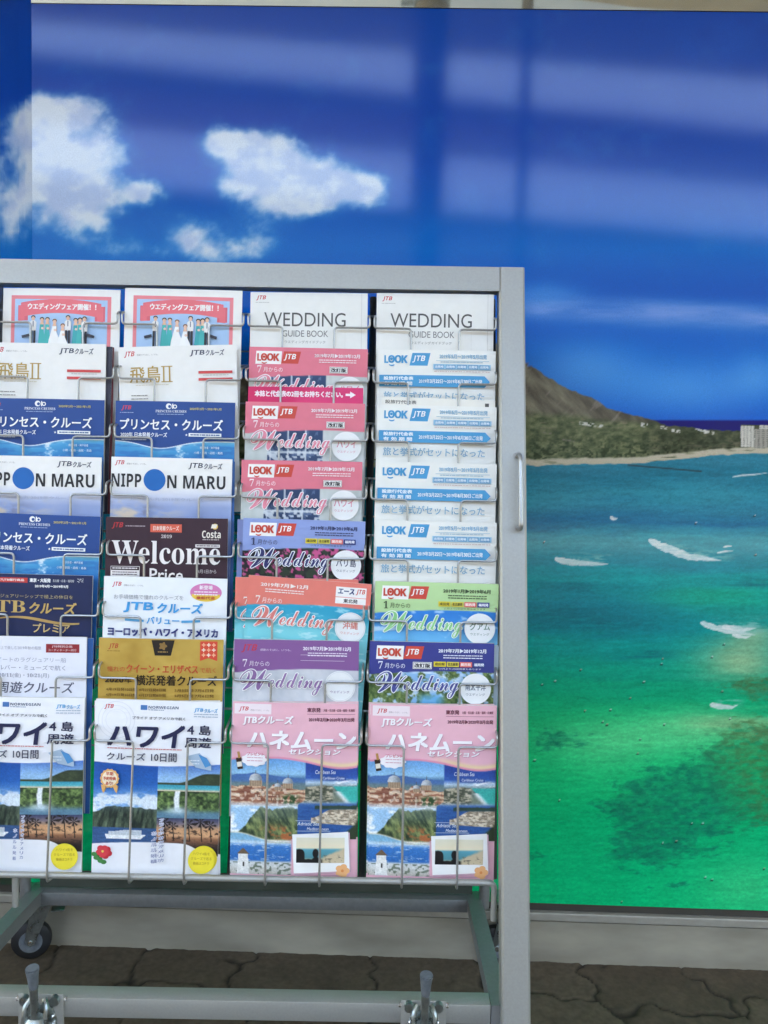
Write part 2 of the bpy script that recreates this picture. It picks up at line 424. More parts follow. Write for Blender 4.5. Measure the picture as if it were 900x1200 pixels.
    for i, (bx, by) in enumerate(SWIM):
        s = mixc(s, hx('#20302a'), sst(1.7, .7, np.hypot((px - bx) / (.9 + .25 * (i % 4)), (py - by - 1.0) / .8)) * .7)
        s = mixc(s, hx(('#d8d6cf', '#c9a68c', '#e3e1dc')[i % 3]), sst(1.35, .5, np.hypot((px - bx - .8) / (.7 + .3 * (i % 3)), (py - by + .5) / .75)) * .8)
    c = mixc(c, s, sst(-.6, .6, py - sy))
    return lin(c)

def mural_grid(xa, xb, za, zb, step, name, parent):
    nx, nz = int((xb - xa) / step) + 2, int((zb - za) / step) + 2
    X, Z = np.meshgrid(np.linspace(xa, xb, nx), np.linspace(za, zb, nz))
    px, py = art(X, Z)
    col = mural(px, py)
    v = np.stack([X, 1.70 - .02 * X, Z], -1).reshape(-1, 3)
    i = np.arange(nx * nz).reshape(nz, nx)
    q = np.stack([i[:-1, :-1], i[:-1, 1:], i[1:, 1:], i[1:, :-1]], -1).reshape(-1, 4)
    return v, q, col.reshape(-1, 3)

shop = empty('shopfront', (0, 1.70, 0))
tag(shop, 'shopfront covered by a glossy blue sky and green sea beach mural above a metal base', 'shopfront')
def shop_child(o):
    o.parent = shop; o.matrix_parent_inverse = Matrix.Translation((0, -1.70, 0)); return o

va, qa, ca = mural_grid(X_L, .30, Z_BOT, 1.30, .006, '', None)
vb, qb, cb = mural_grid(X_L, .30, 1.30, Z_TOP, .0034, '', None)
vc, qc, cc_ = mural_grid(.30, .92, Z_BOT, Z_TOP, .0020, '', None)
vd, qd, cd_ = mural_grid(.92, X_R, Z_BOT, Z_TOP, .007, '', None)
vv, qq, ccs, off = [], [], [], 0
for a, b, c in ((va, qa, ca), (vb, qb, cb), (vc, qc, cc_), (vd, qd, cd_)):
    vv.append(a); qq.append(b + off); ccs.append(c); off += len(a)
me = build_mesh('mural_panel', np.concatenate(vv), [np.concatenate(qq)], M_mural, np.concatenate(ccs), smooth=True)
o = bpy.data.objects.new('mural_panel', me); C.objects.link(o); shop_child(o)

# the film-wrapped, stepped jamb at the left end of the mural
prof = [(-.7432, 1.7150), (-.7442, 1.7260), (-.766, 1.7340), (-.767, 1.7420), (-.786, 1.7490), (-.787, 1.7570), (-1.05, 1.84)]
V = []; F = []; K = []
zs = np.linspace(Z_BOT, 2.03, 246); n = 0
for (ax, ay), (bx, by) in zip(prof[:-1], prof[1:]):
    t = np.linspace(0, 1, max(2, int(math.hypot(bx - ax, by - ay) / .004)))
    T, Zg = np.meshgrid(t, zs)
    X = ax + (bx - ax) * T; Y = ay + (by - ay) * T
    px, py = art(X, Zg); col = mural(px, py)
    i = np.arange(T.size).reshape(T.shape) + n
    V.append(np.stack([X, Y, Zg], -1).reshape(-1, 3)); K.append(col.reshape(-1, 3))
    F.append(np.stack([i[:-1, :-1], i[:-1, 1:], i[1:, 1:], i[1:, :-1]], -1).reshape(-1, 4)); n += T.size
o = bpy.data.objects.new('wrapped_jamb', build_mesh('wrapped_jamb', np.concatenate(V), [np.concatenate(F)], M_mural, np.concatenate(K)))
C.objects.link(o); shop_child(o)

def wall_strip(name, m, xa, xb, za, zb, out, back=.06, smooth=False, bev=0):
    """a horizontal piece along the shopfront, its face 'out' metres proud of the mural plane"""
    mb = MB(); Mr = Matrix.Translation((0, 1.70, 0)) @ Matrix.Rotation(WANG, 4, 'Z')
    mb.box(xa, xb, -out, back, za, zb, Mr, bev)
    return shop_child(mb.link(name, m, smooth=smooth))
wall_strip('sun_stop', M_darkgap, X_L + .001, X_R, -.02, 3.0, -.012, back=.4)  # unseen box added to stop sun leaking past the mural edges
shop_child(MB().box(-1.3, X_L, 1.88, 2.12, -.02, 3.0).link('sun_stop', M_darkgap, smooth=False))  # unseen box added behind the jamb against the same sun leak
wall_strip('gasket', M_darkgap, -.95, X_R, .1085, Z_BOT - .001, -.004)
wall_strip('sill', M_alu, -.95, X_R, .0895, .1075, .006, bev=.002)
wall_strip('base_panel', M_stain, -.95, X_R, -.02, .0870, .003)
M_glass = bpy.data.materials.new('coated_glass'); M_glass.use_nodes = True
b = M_glass.node_tree.nodes['Principled BSDF']
b.inputs['Base Color'].default_value = (.58, .67, .72, 1); b.inputs['Metallic'].default_value = .9; b.inputs['Roughness'].default_value = .03
wall_strip('window_glass', M_glass, X_L, X_R, Z_TOP + .001, 3.0, .002)
wall_strip('corner_fascia', M_soffit, -1.3, X_L - .001, 2.032, 3.0, .004, back=.4)
wall_strip('upper_wall', M_wall, -6, 9, 3.002, 15.0, .03, back=.4)
wall_strip('side_wall', M_wall, X_R + .002, 9, -.02, 3.0, .03, back=.4)
so = MB().prism([(-6, -.85), (9, -3.2), (9, 1.86), (-6, 1.86)], 2, 3.60, 3.78); shop_child(so.link('eave', M_soffit, smooth=False))

pl = empty('blocker', (-1.62, 1.6, 0)); tag(pl, 'unseen dark tiled pillar at the left end of the mural', 'blocker')  # unseen, added to cut the light on the jamb
MB().box(-.27, .27, -.30, .30, -.02, 3.59, bev=.004).link('shaft', M_blocker, pl)

# ------------------------------------------------------------------ across the street (seen only as reflections)
M_white = mat('pale_parapet', (.16, .27, .52), .7, 0, .04, 2)
M_facade = mat('grey_facade', (.013, .017, .023), .8, 0, .15, 1)
M_dark = mat('dark_window', (.02, .022, .025), .2, 0, .1, 2)
M_tan = mat('tan_pole', (.22, .17, .11), .6, 0, .1, 10)
M_awn = mat('beige_board', (.55, .42, .24), .8, 0, .08, 5)
op = empty('building', (0, -8.6, 0), (0, 0, R(-12.6)))
tag(op, 'grey building across the street with two white parapets, mirrored in the mural', 'building')
MB().box(-14, 14, -8, 0, -.02, 6.26).link('wall', M_facade, op, smooth=False)
MB().box(-14, 14, -8, .15, 6.28, 7.4).link('parapet', M_white, op, smooth=False)
MB().box(-14, 14, .003, .15, 4.68, 5.43).link('parapet', M_white, op, smooth=False)
for i in range(10):
    MB().box(-12.6 + i * 2.6, -11.0 + i * 2.6, .004, .03, .6, 2.9).link('window', M_dark, op, smooth=False)
p1 = empty('eave_post', (.08, -1.0, 0)); tag(p1, 'thick tan post holding up the eave, mirrored in the mural', 'post')
MB().tube([(0, 0, -.05), (0, 0, 3.598)], .088, 20).link('shaft', M_tan, p1)
MB().tube([(0, 0, 3.44), (0, 0, 3.475)], .098, 20).link('clamp', M_zinc, p1)
MB().box(-.16, -.09, -.02, .02, 3.445, 3.472, bev=.004).link('bracket', M_zinc, p1)
p2 = empty('eave_post', (.58, -1.0, 0)); tag(p2, 'thin tan post beside the thick post, mirrored in the mural', 'post')
MB().tube([(0, 0, -.05), (0, 0, 3.598)], .030, 14).link('shaft', M_tan, p2)
aw = empty('soffit_board', (.56, -.55, 3.45)); tag(aw, 'beige board hung under the eave, mirrored in the window glass', 'board')
MB().prism([(-.05, -.30), (.10, -.36), (.57, -.47), (1.33, -.58), (3.4, -.75), (3.4, .6), (-.05, .6)], 2, 0, .05).link('panel', M_awn, aw)
for xx in (.3, 3.0):
    MB().box(xx, xx + .04, .2, .24, .0505, .1495).link('hanger', M_zinc, aw)

# ------------------------------------------------------------------ the brochure rack
RX, RY = -.2455, 1.24
RROT = -.006
rack = empty('brochure_rack', (RX, RY, 0), (0, RROT, 0))
tag(rack, 'silver wheeled brochure rack with eight rows of wire pockets standing on the paving', 'brochure rack')
M_rack = Matrix.Translation((RX, RY, 0)) @ Matrix.Rotation(RROT, 4, 'Y')
LEAN = .208
ly = lambda z: .218 + LEAN * (z - 1.305)           # depth of the leaning front at height z
DIV = [-.449, -.2245, 0.0, .2245, .449]
TOPS = [1.3686, 1.2676, 1.1676, 1.0666, .9660, .8650, .7645, .6615]     # top edge of each row
WZ = [1.3041, 1.2059, 1.1022, 1.0022, .9006, .7990, .6989, .5988]       # pocket wires
TILT = R(3.0); tt = math.tan(TILT)
face = lambda i, z: ly(TOPS[i]) - tt * (TOPS[i] - z)      # front face of row i at height z

def post(xa, xb):
    mb = MB()
    prf = [(ly(z) - .008, z) for z in (.03, .5, 1.0, 1.418)] + [(ly(1.418) + .030, 1.418), (ly(.03) + .030, .03)]
    n = len(prf); v = []
    bw = .0035
    for x, ins in ((xa, bw), (xa + bw, 0), (xb - bw, 0), (xb, bw)):
        for (y, z) in prf: v.append((x, y + (ins if y < ly(z) else -ins), z))
    f = [tuple(range(n)), tuple(range(3 * n, 4 * n))[::-1]]
    for j in range(3):
        f += [(j * n + i, j * n + (i + 1) % n, (j + 1) * n + (i + 1) % n, (j + 1) * n + i) for i in range(n)]
    mb.add(v, f)
    return mb
post(.4500, .4955).link('post', M_silver, rack)
post(-.4985, -.4515).link('post', M_silver, rack)
z0_, z1_ = 1.374, 1.4178
MB().prism([(ly(z0_) - .0075, z0_), (ly(z1_) - .0075, z1_), (ly(z1_) + .03, z1_), (ly(z0_) + .03, z0_)], 0, -.4512, .4502).link('top_rail', M_silver, rack, smooth=False)
MB().box(-.448, .4345, -.004, .028, .1765, .2085, bev=.0015).link('front_rail', M_silver, rack)
MB().box(-.448, .448, .362, .388, .150, .1765, bev=.0015).link('back_rail', M_silver_dark, rack)
MB().box(-.447, .447, .384, .387, .1775, .212).link('shade_plate', M_shade, rack, smooth=False)  # added plate, its dark colour imitates shade on the mural foot
for sx in (-1, 1):
    mb = MB(); xa, xb = sorted((sx * .4355, sx * .4645))
    mb.prism([(-.003, .177), (.40, .150), (.40, .1755), (-.003, .2075)], 0, xa, xb)
    mb.link('side_bar', M_silver_dark, rack, smooth=False)
    MB().tube([(sx * .47, .37, .16), (sx * .47, ly(1.38) + .045, 1.385)], .011, 12).link('rear_strut', M_silver_dark, rack)
# bottom tube that carries the last row, bent down at both ends
zt = .3785; yt = .054
MB().tube(fillet([(-.452, .06, .318), (-.452, yt, zt), (.4435, yt, zt), (.4435, yt, .315)], .012), .0052, 12).link('bottom_tube', M_silver, rack)
MB().tube(fillet([(-.351, yt + .012, zt - .004), (-.351, yt + .012, .318)], .01), .0055, 12).link('tube_stay', M_silver, rack)
# pockets: two bent wires per pocket
rw = .00195
for i in range(8):
    z = WZ[i]; yw = face(i, z) - .0075
    zb = TOPS[i] - .296
    for c in range(4):
        mb = MB()
        for s in (-1, 1):
            xd = DIV[c] + .0042 if s < 0 else DIV[c + 1] - .0042
            xi = xd - s * random.uniform(.0605, .066)
            yb = yw - (z - zb) * tt
            pts = [(xd, yw + .075, z + .034), (xd, yw + .004, z + .021), (xd, yw, z + .016), (xd, yw, z), (xi, yw, z)]
            if i == 7:
                pts += [(xi, yt - .0075, .385), (xi, yt - .0075, .3705), (xi, yt + .015, .3665)]
            else:
                pts += [(xi, yb, zb), (xi, yb + .05, zb - .006)]
            mb.tube(fillet(pts, .0075, 4), rw, 8)
        mb.link('pocket_wire', M_wire, rack)
# back grid
for i in range(8):
    for dz, rr in ((.034, .0022), (-.035, .0014)):
        z = WZ[i] + dz; y = face(i, WZ[i]) + .068
        MB().tube([(-.45, y, z), (.45, y, z)], rr, 8).link('grid_wire', M_wire, rack)
for x in DIV:
    za, zb = 1.376, .36
    MB().tube([(x, face(0, WZ[0]) + .072 + (za - WZ[0]) * LEAN, za), (x, face(7, WZ[7]) + .072 + (zb - WZ[7]) * LEAN, zb)], .0064, 8).link('gap_shade_upright', M_gap_shade, rack)  # grid uprights, widened and darkened to imitate shade in the gaps
# pull handle on the right post
hx_, ha, hb = .4815, 1.082, .958
hp = lambda z, d: (hx_, ly(z) - .008 - d, z)
hd = MB().tube(fillet([hp(ha, -.004), hp(ha, .024), hp(hb, .024), hp(hb, -.004)], .014, 6), .0040, 12).link('handle', M_wire, rack)
for z in (ha, hb):
    MB().tube([hp(z, -.001), hp(z, .002)], .0068, 14).link('collar', M_wire, hd)
# front levelling feet with tread lever
def leveler(x):
    root = MB().box(x - .036, x + .036, -.0085, -.0045, .060, .2175, bev=.001).link('leveler_plate', M_silver, rack)
    mb = MB()
    mb.prism([(-.026, .075), (.026, .075), (.026, .178), (.020, .197), (.012, .203), (-.012, .203), (-.020, .197), (-.026, .178)], 1, -.0125, -.009)
    for v in range(len(mb.v)): mb.v[v] = (mb.v[v][0] + x, mb.v[v][1], mb.v[v][2])
    for s in (-1, 1):
        mb.tube([(x + s * .0235, -.008, .2095), (x + s * .0235, -.016, .2095)], [.0085, .0075], 12)
        mb.tube(fillet([(x + s * .017, -.012, .17), (x + s * .017, -.032, .185), (x + s * .017, -.026, .208), (x + s * .010, -.018, .217)], .008), .0045, 8)
    mb.link('bracket', M_zinc, root)
    mb = MB()
    n = 16; ring = []
    for (r, z, ybias) in ((.0185, .060, 0), (.0185, .165, 0), (.0215, .170, 0), (.0215, .178, -.001), (.0175, .187, 0), (.012, .193, .002)):
        ring.append([(x + r * math.cos(2 * math.pi * k / n), -.028 + ybias + r * .8 * math.sin(2 * math.pi * k / n), z) for k in range(n)])
    v = [p for q in ring for p in q]
    f = [(j * n + k, j * n + (k + 1) % n, (j + 1) * n + (k + 1) % n, (j + 1) * n + k) for j in range(len(ring) - 1) for k in range(n)]
    f.append(tuple(range((len(ring) - 1) * n, len(ring) * n)))
    mb.add(v, f); mb.link('barrel', M_zinc, root)
    for s in (-1, 1):
        for z in (.172, .186, .158):
            MB().tube([(x + s * .0215, -.012, z), (x + s * .0215, -.0165, z), (x + s * .0215, -.0180, z)], [.0036, .0034, .0015], 10).link('bolt', M_bolt, root)
        MB().tube([(x + s * .036, -.003, .207), (x + s * .0395, -.003, .207)], .004, 8).link('bolt', M_bolt, root)
    lv = MB().tube([(x, -.026, .188), (x + .0005, -.030, .200), (x + .001, -.034, .222), (x + .001, -.0355, .250)], [.0085, .0062, .0062, .0070], 14).link('lever', M_zinc, root)
    MB().tube([(x + .001, -.0352, .246), (x + .001, -.038, .265), (x + .0015, -.041, .2805), (x + .0015, -.0412, .2815), (x + .0015, -.0410, .2800), (x + .0015, -.0385, .271)],
              [.0068, .0084, .0102, .0094, .0082, .0070], 20).link('tread_cap', M_rubber, lv)
leveler(-.2790); leveler(.3275)
# rear casters
def caster(x, ang):
    Mx = Matrix.Translation((x, .43, 0)) @ Matrix.Rotation(R(ang), 4, 'Z')
    r0 = .041; z = r0
    fk = MB()
    fk.box(-.03, .03, -.035, .035, .143, .149, bev=.001)
    fk.tube([(0, 0, .143), (0, 0, .118)], .014, 14)
    for s in (-1, 1):
        fk.prism([(-.020, .118), (.020, .118), (.033, z + .004), (.026, z - .008), (.014, z - .004)], 0, *sorted((s * .0150, s * .0172)))
    fk.box(-.0172, .0172, -.020, .020, .116, .119)
    fk.box(-.012, .012, -.045, -.018, .100, .103, bev=.001)
    fk = fk.link('caster_fork', M_zinc, rack, M=Mx)
    wh = MB(); n = 30; pr = [(.008, -.0118), (.026, -.0125), (.028, -.0115), (.036, -.0105), (r0 - .001, -.007), (r0, 0), (r0 - .001, .007), (.036, .0105), (.028, .0115), (.026, .0125), (.008, .0118)]
    v = [(a, r * math.cos(2 * math.pi * k / n), r * math.sin(2 * math.pi * k / n)) for r, a in pr for k in range(n)]
    f = [(j * n + k, j * n + (k + 1) % n, (j + 1) * n + (k + 1) % n, (j + 1) * n + k) for j in range(len(pr) - 1) for k in range(n)]
    wh.add(v, f)
    w_ = wh.link('caster_wheel', M_tyre, rack, M=Mx @ Matrix.Translation((0, .022, z)))
    hb_ = MB(); hb_.tube([(-.0128, 0, 0), (.0128, 0, 0)], .0235, 26); hb_.link('wheel_hub', M_rubber, w_)
    MB().tube([(-.0195, 0, 0), (.0195, 0, 0)], .005, 12).link('axle', M_bolt, w_)
    return fk
caster(-.462, 104); caster(.532, 80)

# ------------------------------------------------------------------ print: type and pictures on paper
_tc = {}
def glyphs(s, res):
    if (s, res) in _tc: return _tc[(s, res)]
    cu = bpy.data.curves.new('type', 'FONT'); cu.body = s; cu.resolution_u = res
    ob = bpy.data.objects.new('type', cu); m = ob.to_mesh(); m.calc_loop_triangles()
    v = np.empty(len(m.vertices) * 3, np.float32); m.vertices.foreach_get('co', v); v = v.reshape(-1, 3)[:, :2].astype(float)
    t = np.empty(len(m.loop_triangles) * 3, np.int32); m.loop_triangles.foreach_get('vertices', t); t = t.reshape(-1, 3)
    ob.to_mesh_clear(); bpy.data.objects.remove(ob); bpy.data.curves.remove(cu)
    _tc[(s, res)] = (v, t); return v, t

def _map(s, U, l, d=None):
    o = ''
    for ch in s:
        if 'A' <= ch <= 'Z': o += chr(U + ord(ch) - 65)
        elif 'a' <= ch <= 'z': o += chr(l + ord(ch) - 97)
        elif d and '0' <= ch <= '9': o += chr(d + ord(ch) - 48)
        else: o += ch
    return o
SB = lambda s: _map(s, 0x1D5D4, 0x1D5EE, 0x1D7EC)      # bold sans
SF = lambda s: _map(s, 0x1D400, 0x1D41A, 0x1D7CE)      # bold serif
SC = lambda s: _map(s, 0x1D4D0, 0x1D4EA)               # bold script

EPS = .00005
class Ink:
    """a printed sheet, W x H millimetres, u to the right and v down from the top edge"""
    def __init__(s, W=210.0, H=297.0, paper='#eeede6'):
        s.W, s.H = W, H; s.v = []; s.t = []; s.q = []; s.c = []; s.n = 0; s.layer = 0
        s.rect(0, 0, W, H, paper)
    def _put(s, uv, faces, cols):
        s.layer += 1
        uv = np.asarray(uv, float)
        s.v.append(np.column_stack([uv, np.full(len(uv), s.layer)]))
        (s.t if faces.shape[1] == 3 else s.q).append(np.asarray(faces) + s.n)
        cols = np.asarray(cols, float)
        s.c.append(np.tile(cols, (len(uv), 1)) if cols.ndim == 1 else cols); s.n += len(uv)
    def raster(s, x, y, w, h, fn, step=1.5):
        nx, ny = max(2, int(w / step) + 1), max(2, int(h / step) + 1)
        U, Vv = np.meshgrid(np.linspace(x, x + w, nx), np.linspace(y, y + h, ny))
        col = lin(np.clip(fn(U, Vv), 0, 255)).reshape(-1, 3)
        i = np.arange(nx * ny).reshape(ny, nx)
        s._put(np.column_stack([U.ravel(), Vv.ravel()]), np.stack([i[:-1, :-1], i[:-1, 1:], i[1:, 1:], i[1:, :-1]], -1).reshape(-1, 4), col)
    def rect(s, x, y, w, h, col, skew=0.0, rot=0.0):
        nx, ny = max(2, int(w / 10) + 2), max(2, int(h / 10) + 2)
        U, Vv = np.meshgrid(np.linspace(0, w, nx), np.linspace(0, h, ny))
        U2 = x + U + (h - Vv) * skew; V2 = y + Vv
        if rot:
            cx, cy = x + w / 2, y + h / 2; a = R(rot)
            U2, V2 = cx + (U2 - cx) * math.cos(a) - (V2 - cy) * math.sin(a), cy + (U2 - cx) * math.sin(a) + (V2 - cy) * math.cos(a)
        i = np.arange(nx * ny).reshape(ny, nx)
        s._put(np.column_stack([U2.ravel(), V2.ravel()]), np.stack([i[:-1, :-1], i[:-1, 1:], i[1:, 1:], i[1:, :-1]], -1).reshape(-1, 4), lin(hx(col)))
    def strip(s, xs, top, bot, col, m=3):
        """area between two curves"""
        xs = np.asarray(xs, float); T = np.asarray(top, float) * np.ones_like(xs); Bm = np.asarray(bot, float) * np.ones_like(xs)
        m = max(m, int(np.max(np.abs(Bm - T)) / 10) + 2)
        t = np.linspace(0, 1, m)[:, None]
        U = np.tile(xs, (m, 1)); Vv = T * (1 - t) + Bm * t
        i = np.arange(U.size).reshape(U.shape)
        s._put(np.column_stack([U.ravel(), Vv.ravel()]), np.stack([i[:-1, :-1], i[:-1, 1:], i[1:, 1:], i[1:, :-1]], -1).reshape(-1, 4), lin(hx(col)))
    def disc(s, cx, cy, r, col, ry=None, scallop=0, amp=.1, inner=0.0):
        ry = ry or r; n = 48; rings = [inner or .001, .5 + inner * .5, 1.0]
        a = np.linspace(0, 2 * np.pi, n, endpoint=False); k = 1 + (amp * np.cos(a * scallop) if scallop else 0 * a)
        U = np.concatenate([cx + r * q * k * np.cos(a) for q in rings]); Vv = np.concatenate([cy + ry * q * k * np.sin(a) for q in rings])
        i = np.arange(n); j = (i + 1) % n
        s._put(np.column_stack([U, Vv]), np.concatenate([np.stack([b * n + i, b * n + j, (b + 1) * n + j, (b + 1) * n + i], -1) for b in range(len(rings) - 1)]), lin(hx(col)))
    def tri(s, pts, col):
        f = np.array([(0, i, i + 1) for i in range(1, len(pts) - 1)]); s._put(pts, f, lin(hx(col)))
    def text(s, t, x, y, h, col, w=None, shear=0.0, bold=0.0, res=2, align='l', rot=0.0, halo=None, hw=1.0):
        """type set so that its ink box starts at x,y with height h (and width w)"""
        v, tr = glyphs(t, res)
        if len(v) == 0: return
        a, b = v.min(0), v.max(0); sc = h / max(b[1] - a[1], 1e-6)
        U = (v[:, 0] - a[0]) * sc; Vv = (b[1] - v[:, 1]) * sc
        U = U + shear * (h - Vv)
        wd = U.max()
        if w: U = U * (w / wd); wd = w
        if align == 'c': U = U - wd / 2
        if align == 'r': U = U - wd
        U = U + x; Vv = Vv + y
        if rot:
            cx, cy, g = x, y + h / 2, R(rot)
            U, Vv = cx + (U - cx) * math.cos(g) - (Vv - cy) * math.sin(g), cy + (U - cx) * math.sin(g) + (Vv - cy) * math.cos(g)
        if halo is not None:
            for k in range(8):
                an = k * math.pi / 4
                s._put(np.column_stack([U + hw * math.cos(an), Vv + hw * math.sin(an)]), tr, lin(hx(halo)))
        sh = [(0, 0)] if not bold else [(-bold / 2, -bold / 3), (bold / 2, -bold / 3), (-bold / 2, bold / 3), (bold / 2, bold / 3)]
        for dx, dy in sh: s._put(np.column_stack([U + dx, Vv + dy]), tr, lin(hx(col)))
    def lines(s, x, y, w, n, gap, th, col, seed=0):
        """body copy too small to read: broken grey lines"""
        rg = random.Random(seed + int(x * 7 + y * 13))
        for i in range(n):
            u = x
            while u < x + w - 1:
                l = min(rg.uniform(2, 7), x + w - u); s.rect(u, y + i * gap, l, th, col); u += l + rg.uniform(.5, 1.2)
    def mesh(s, name, bow, lip):
        v = np.concatenate(s.v); W, H = s.W, s.H
        yb = bow * ((v[:, 0] - W / 2) / (W / 2)) ** 2 + lip * (1 - v[:, 1] / H) ** 2
        P = np.column_stack([(v[:, 0] - W / 2) / 1000, yb - v[:, 2] * EPS, (H - v[:, 1]) / 1000])
        f = []
        if s.q: f.append(np.concatenate(s.q))
        if s.t: f.append(np.concatenate(s.t))
        return build_mesh(name, P, f, M_print, np.concatenate(s.c), smooth=False)

RED, NAVY = '#c9343a', '#1d2a66'
def jtb(k, x, y, w, h, col=RED):
    k.text(SB('JTB'), x, y, h, col, w, shear=.25)
def jtb_line(k, x, y, col='#8a8783', w=38):
    k.text('感動のそばに、いつも。', x, y, 3.2, col, w)
def look(k, x, y, w, h, mono=None):
    wl = w * .60
    if not mono:
        k.rect(x, y, wl, h, '#f4f1ec', skew=.06); k.rect(x + wl, y, w - wl, h * .94, '#cf4a3c', skew=.22)
        a, b = '#c94a38', '#f6f2ee'
    else:
        k.rect(x + wl, y, w - wl, h * .94, mono, skew=.22); a, b = mono, '#f2f4f4'
    L = SB('L'); O = SB('O'); K = SB('K'); t = h * .50; yy = y + h * .2
    t = h * .56; k.text(L, x + w * .045, yy, t, a, w * .085, bold=.7)
    k.text(O, x + w * .13, yy - .3, t, a, w * .14, bold=.7); k.text(O, x + w * .275, yy - .3, t, a, w * .14, bold=.7); k.text(K, x + w * .425, yy, t, a, w * .13, bold=.7)
    k.disc(x + w * .20, yy + t * .45, w * .030, a)
    k.strip(np.linspace(x + w * .15, x + w * .27, 8), yy + t * 1.16 + 1.2 * np.sin(np.linspace(0, np.pi, 8)), yy + t * 1.30 + 1.6 * np.sin(np.linspace(0, np.pi, 8)), a)
    k.text(SB('JTB'), x + wl + w * .06, y + h * .2, h * .52, b, w * .29, shear=.2)

def n3(U, col): return np.ones(U.shape + (3,)) * hx(col)

# --- the brochure covers
def p_fair():
    k = Ink(paper='#efece6')
    k.rect(15.5, 13, 179, 250, '#e8868c'); k.rect(22, 19.5, 166, 240, '#a9c6e6')
    xs = np.linspace(33, 177, 24); a = ((xs - 105) / 72) ** 2
    for x_ in (26, 164): k.rect(x_ + 2, 27 + 4, 18, 27, '#d9666f')
    k.strip(xs, 19 + 7 * a, 44 + 8 * a, '#e6727a')
    k.tri([(29, 32), (40, 32), (40, 58), (29, 59), (35, 45)], '#e6727a'); k.tri([(181, 32), (170, 32), (170, 58), (181, 59), (175, 45)], '#e6727a')
    k.text('ウエディングフェア開催！！', 46, 27, 11, '#f8f4f0', 122, bold=.9)
    def person(x, top, dress, hair, white=False):
        k.disc(x, top + 2.2, 4.0, hair, 3.4); k.disc(x, top + 4.4, 3.2, '#e2b79b', 3.6)
        if dress == 'suit':
            k.tri([(x - 6, top + 11), (x - 3, top + 8), (x + 3, top + 8), (x + 6, top + 11), (x + 5, top + 27), (x - 5, top + 27)], '#e9e7e4')
            k.rect(x - 4.6, top + 26, 4, 28, '#35333a'); k.rect(x + .6, top + 26, 4, 28, '#35333a'); k.rect(x - .7, top + 9, 1.5, 10, '#5a5f7a')
        else:
            k.rect(x - 4.6, top + 9, 2.2, 12, '#e2b79b', skew=.1); k.rect(x + 2.4, top + 9, 2.2, 12, '#e2b79b', skew=-.1); k.rect(x - 2.6, top + 7.5, 5.2, 6, '#e2b79b')
            f = 13 if white else 7.5
            k.tri([(x - 3.4, top + 12), (x + 3.4, top + 12), (x + 3.0, top + 21), (x + f * .75, top + 36), (x + f, top + 60), (x - f, top + 60), (x - f * .75, top + 36), (x - 3.0, top + 21)], dress)
            k.disc(x + 1, top + 19, 2.2, '#e9c9b4')
    person(56, 50, 'suit', '#2b2420'); person(72, 53, '#49b3b0', '#2b2420'); person(82, 53, '#49b3b0', '#3a2a20')
    person(95, 56, '#f0eeea', '#7a5236', True); person(119, 49, 'suit', '#241f1d'); person(110, 64, '#f3f1ee', '#7a5236', True)
    person(133, 54, '#3fa3a8', '#241f1d'); person(141, 53, '#49b3b0', '#241f1d'); person(149, 51, 'suit', '#241f1d')
    k.rect(153, 82, 14, 5, '#3a3a44', rot=18); k.rect(37, 84, 14, 5, '#3a3a44', rot=-14)
    return k
def p_asuka():
    k = Ink(paper='#eceae5')
    jtb(k, 10, 8, 19, 11); jtb_line(k, 33, 13)
    k.text('JTB', 127, 8.5, 11, '#3b3e52', 26, shear=.15, bold=.5); k.text('クルーズ', 155, 8, 10.5, '#3b3e52', 33, shear=.15, bold=.4)
    k.text('飛鳥', 20, 35, 29, '#b99a4e', 54, bold=.5)
    for x in (79, 89.5): k.rect(x, 36, 2.6, 27, '#b99a4e')
    k.rect(76, 35.5, 20, 1.6, '#b99a4e'); k.rect(76, 62.5, 20, 1.6, '#b99a4e'); k.lines(30, 68, 60, 1, 3, .9, '#c9bfa0')
    k.rect(142, 46, 60, 4.6, '#cf4b4a'); k.rect(142, 58.5, 60, 4.6, '#cf4b4a'); k.lines(150, 53, 45, 1, 3, 1, '#b4b0aa')
    k.lines(22, 86, 30, 2, 6, 1.6, '#8e8c88')
    return k
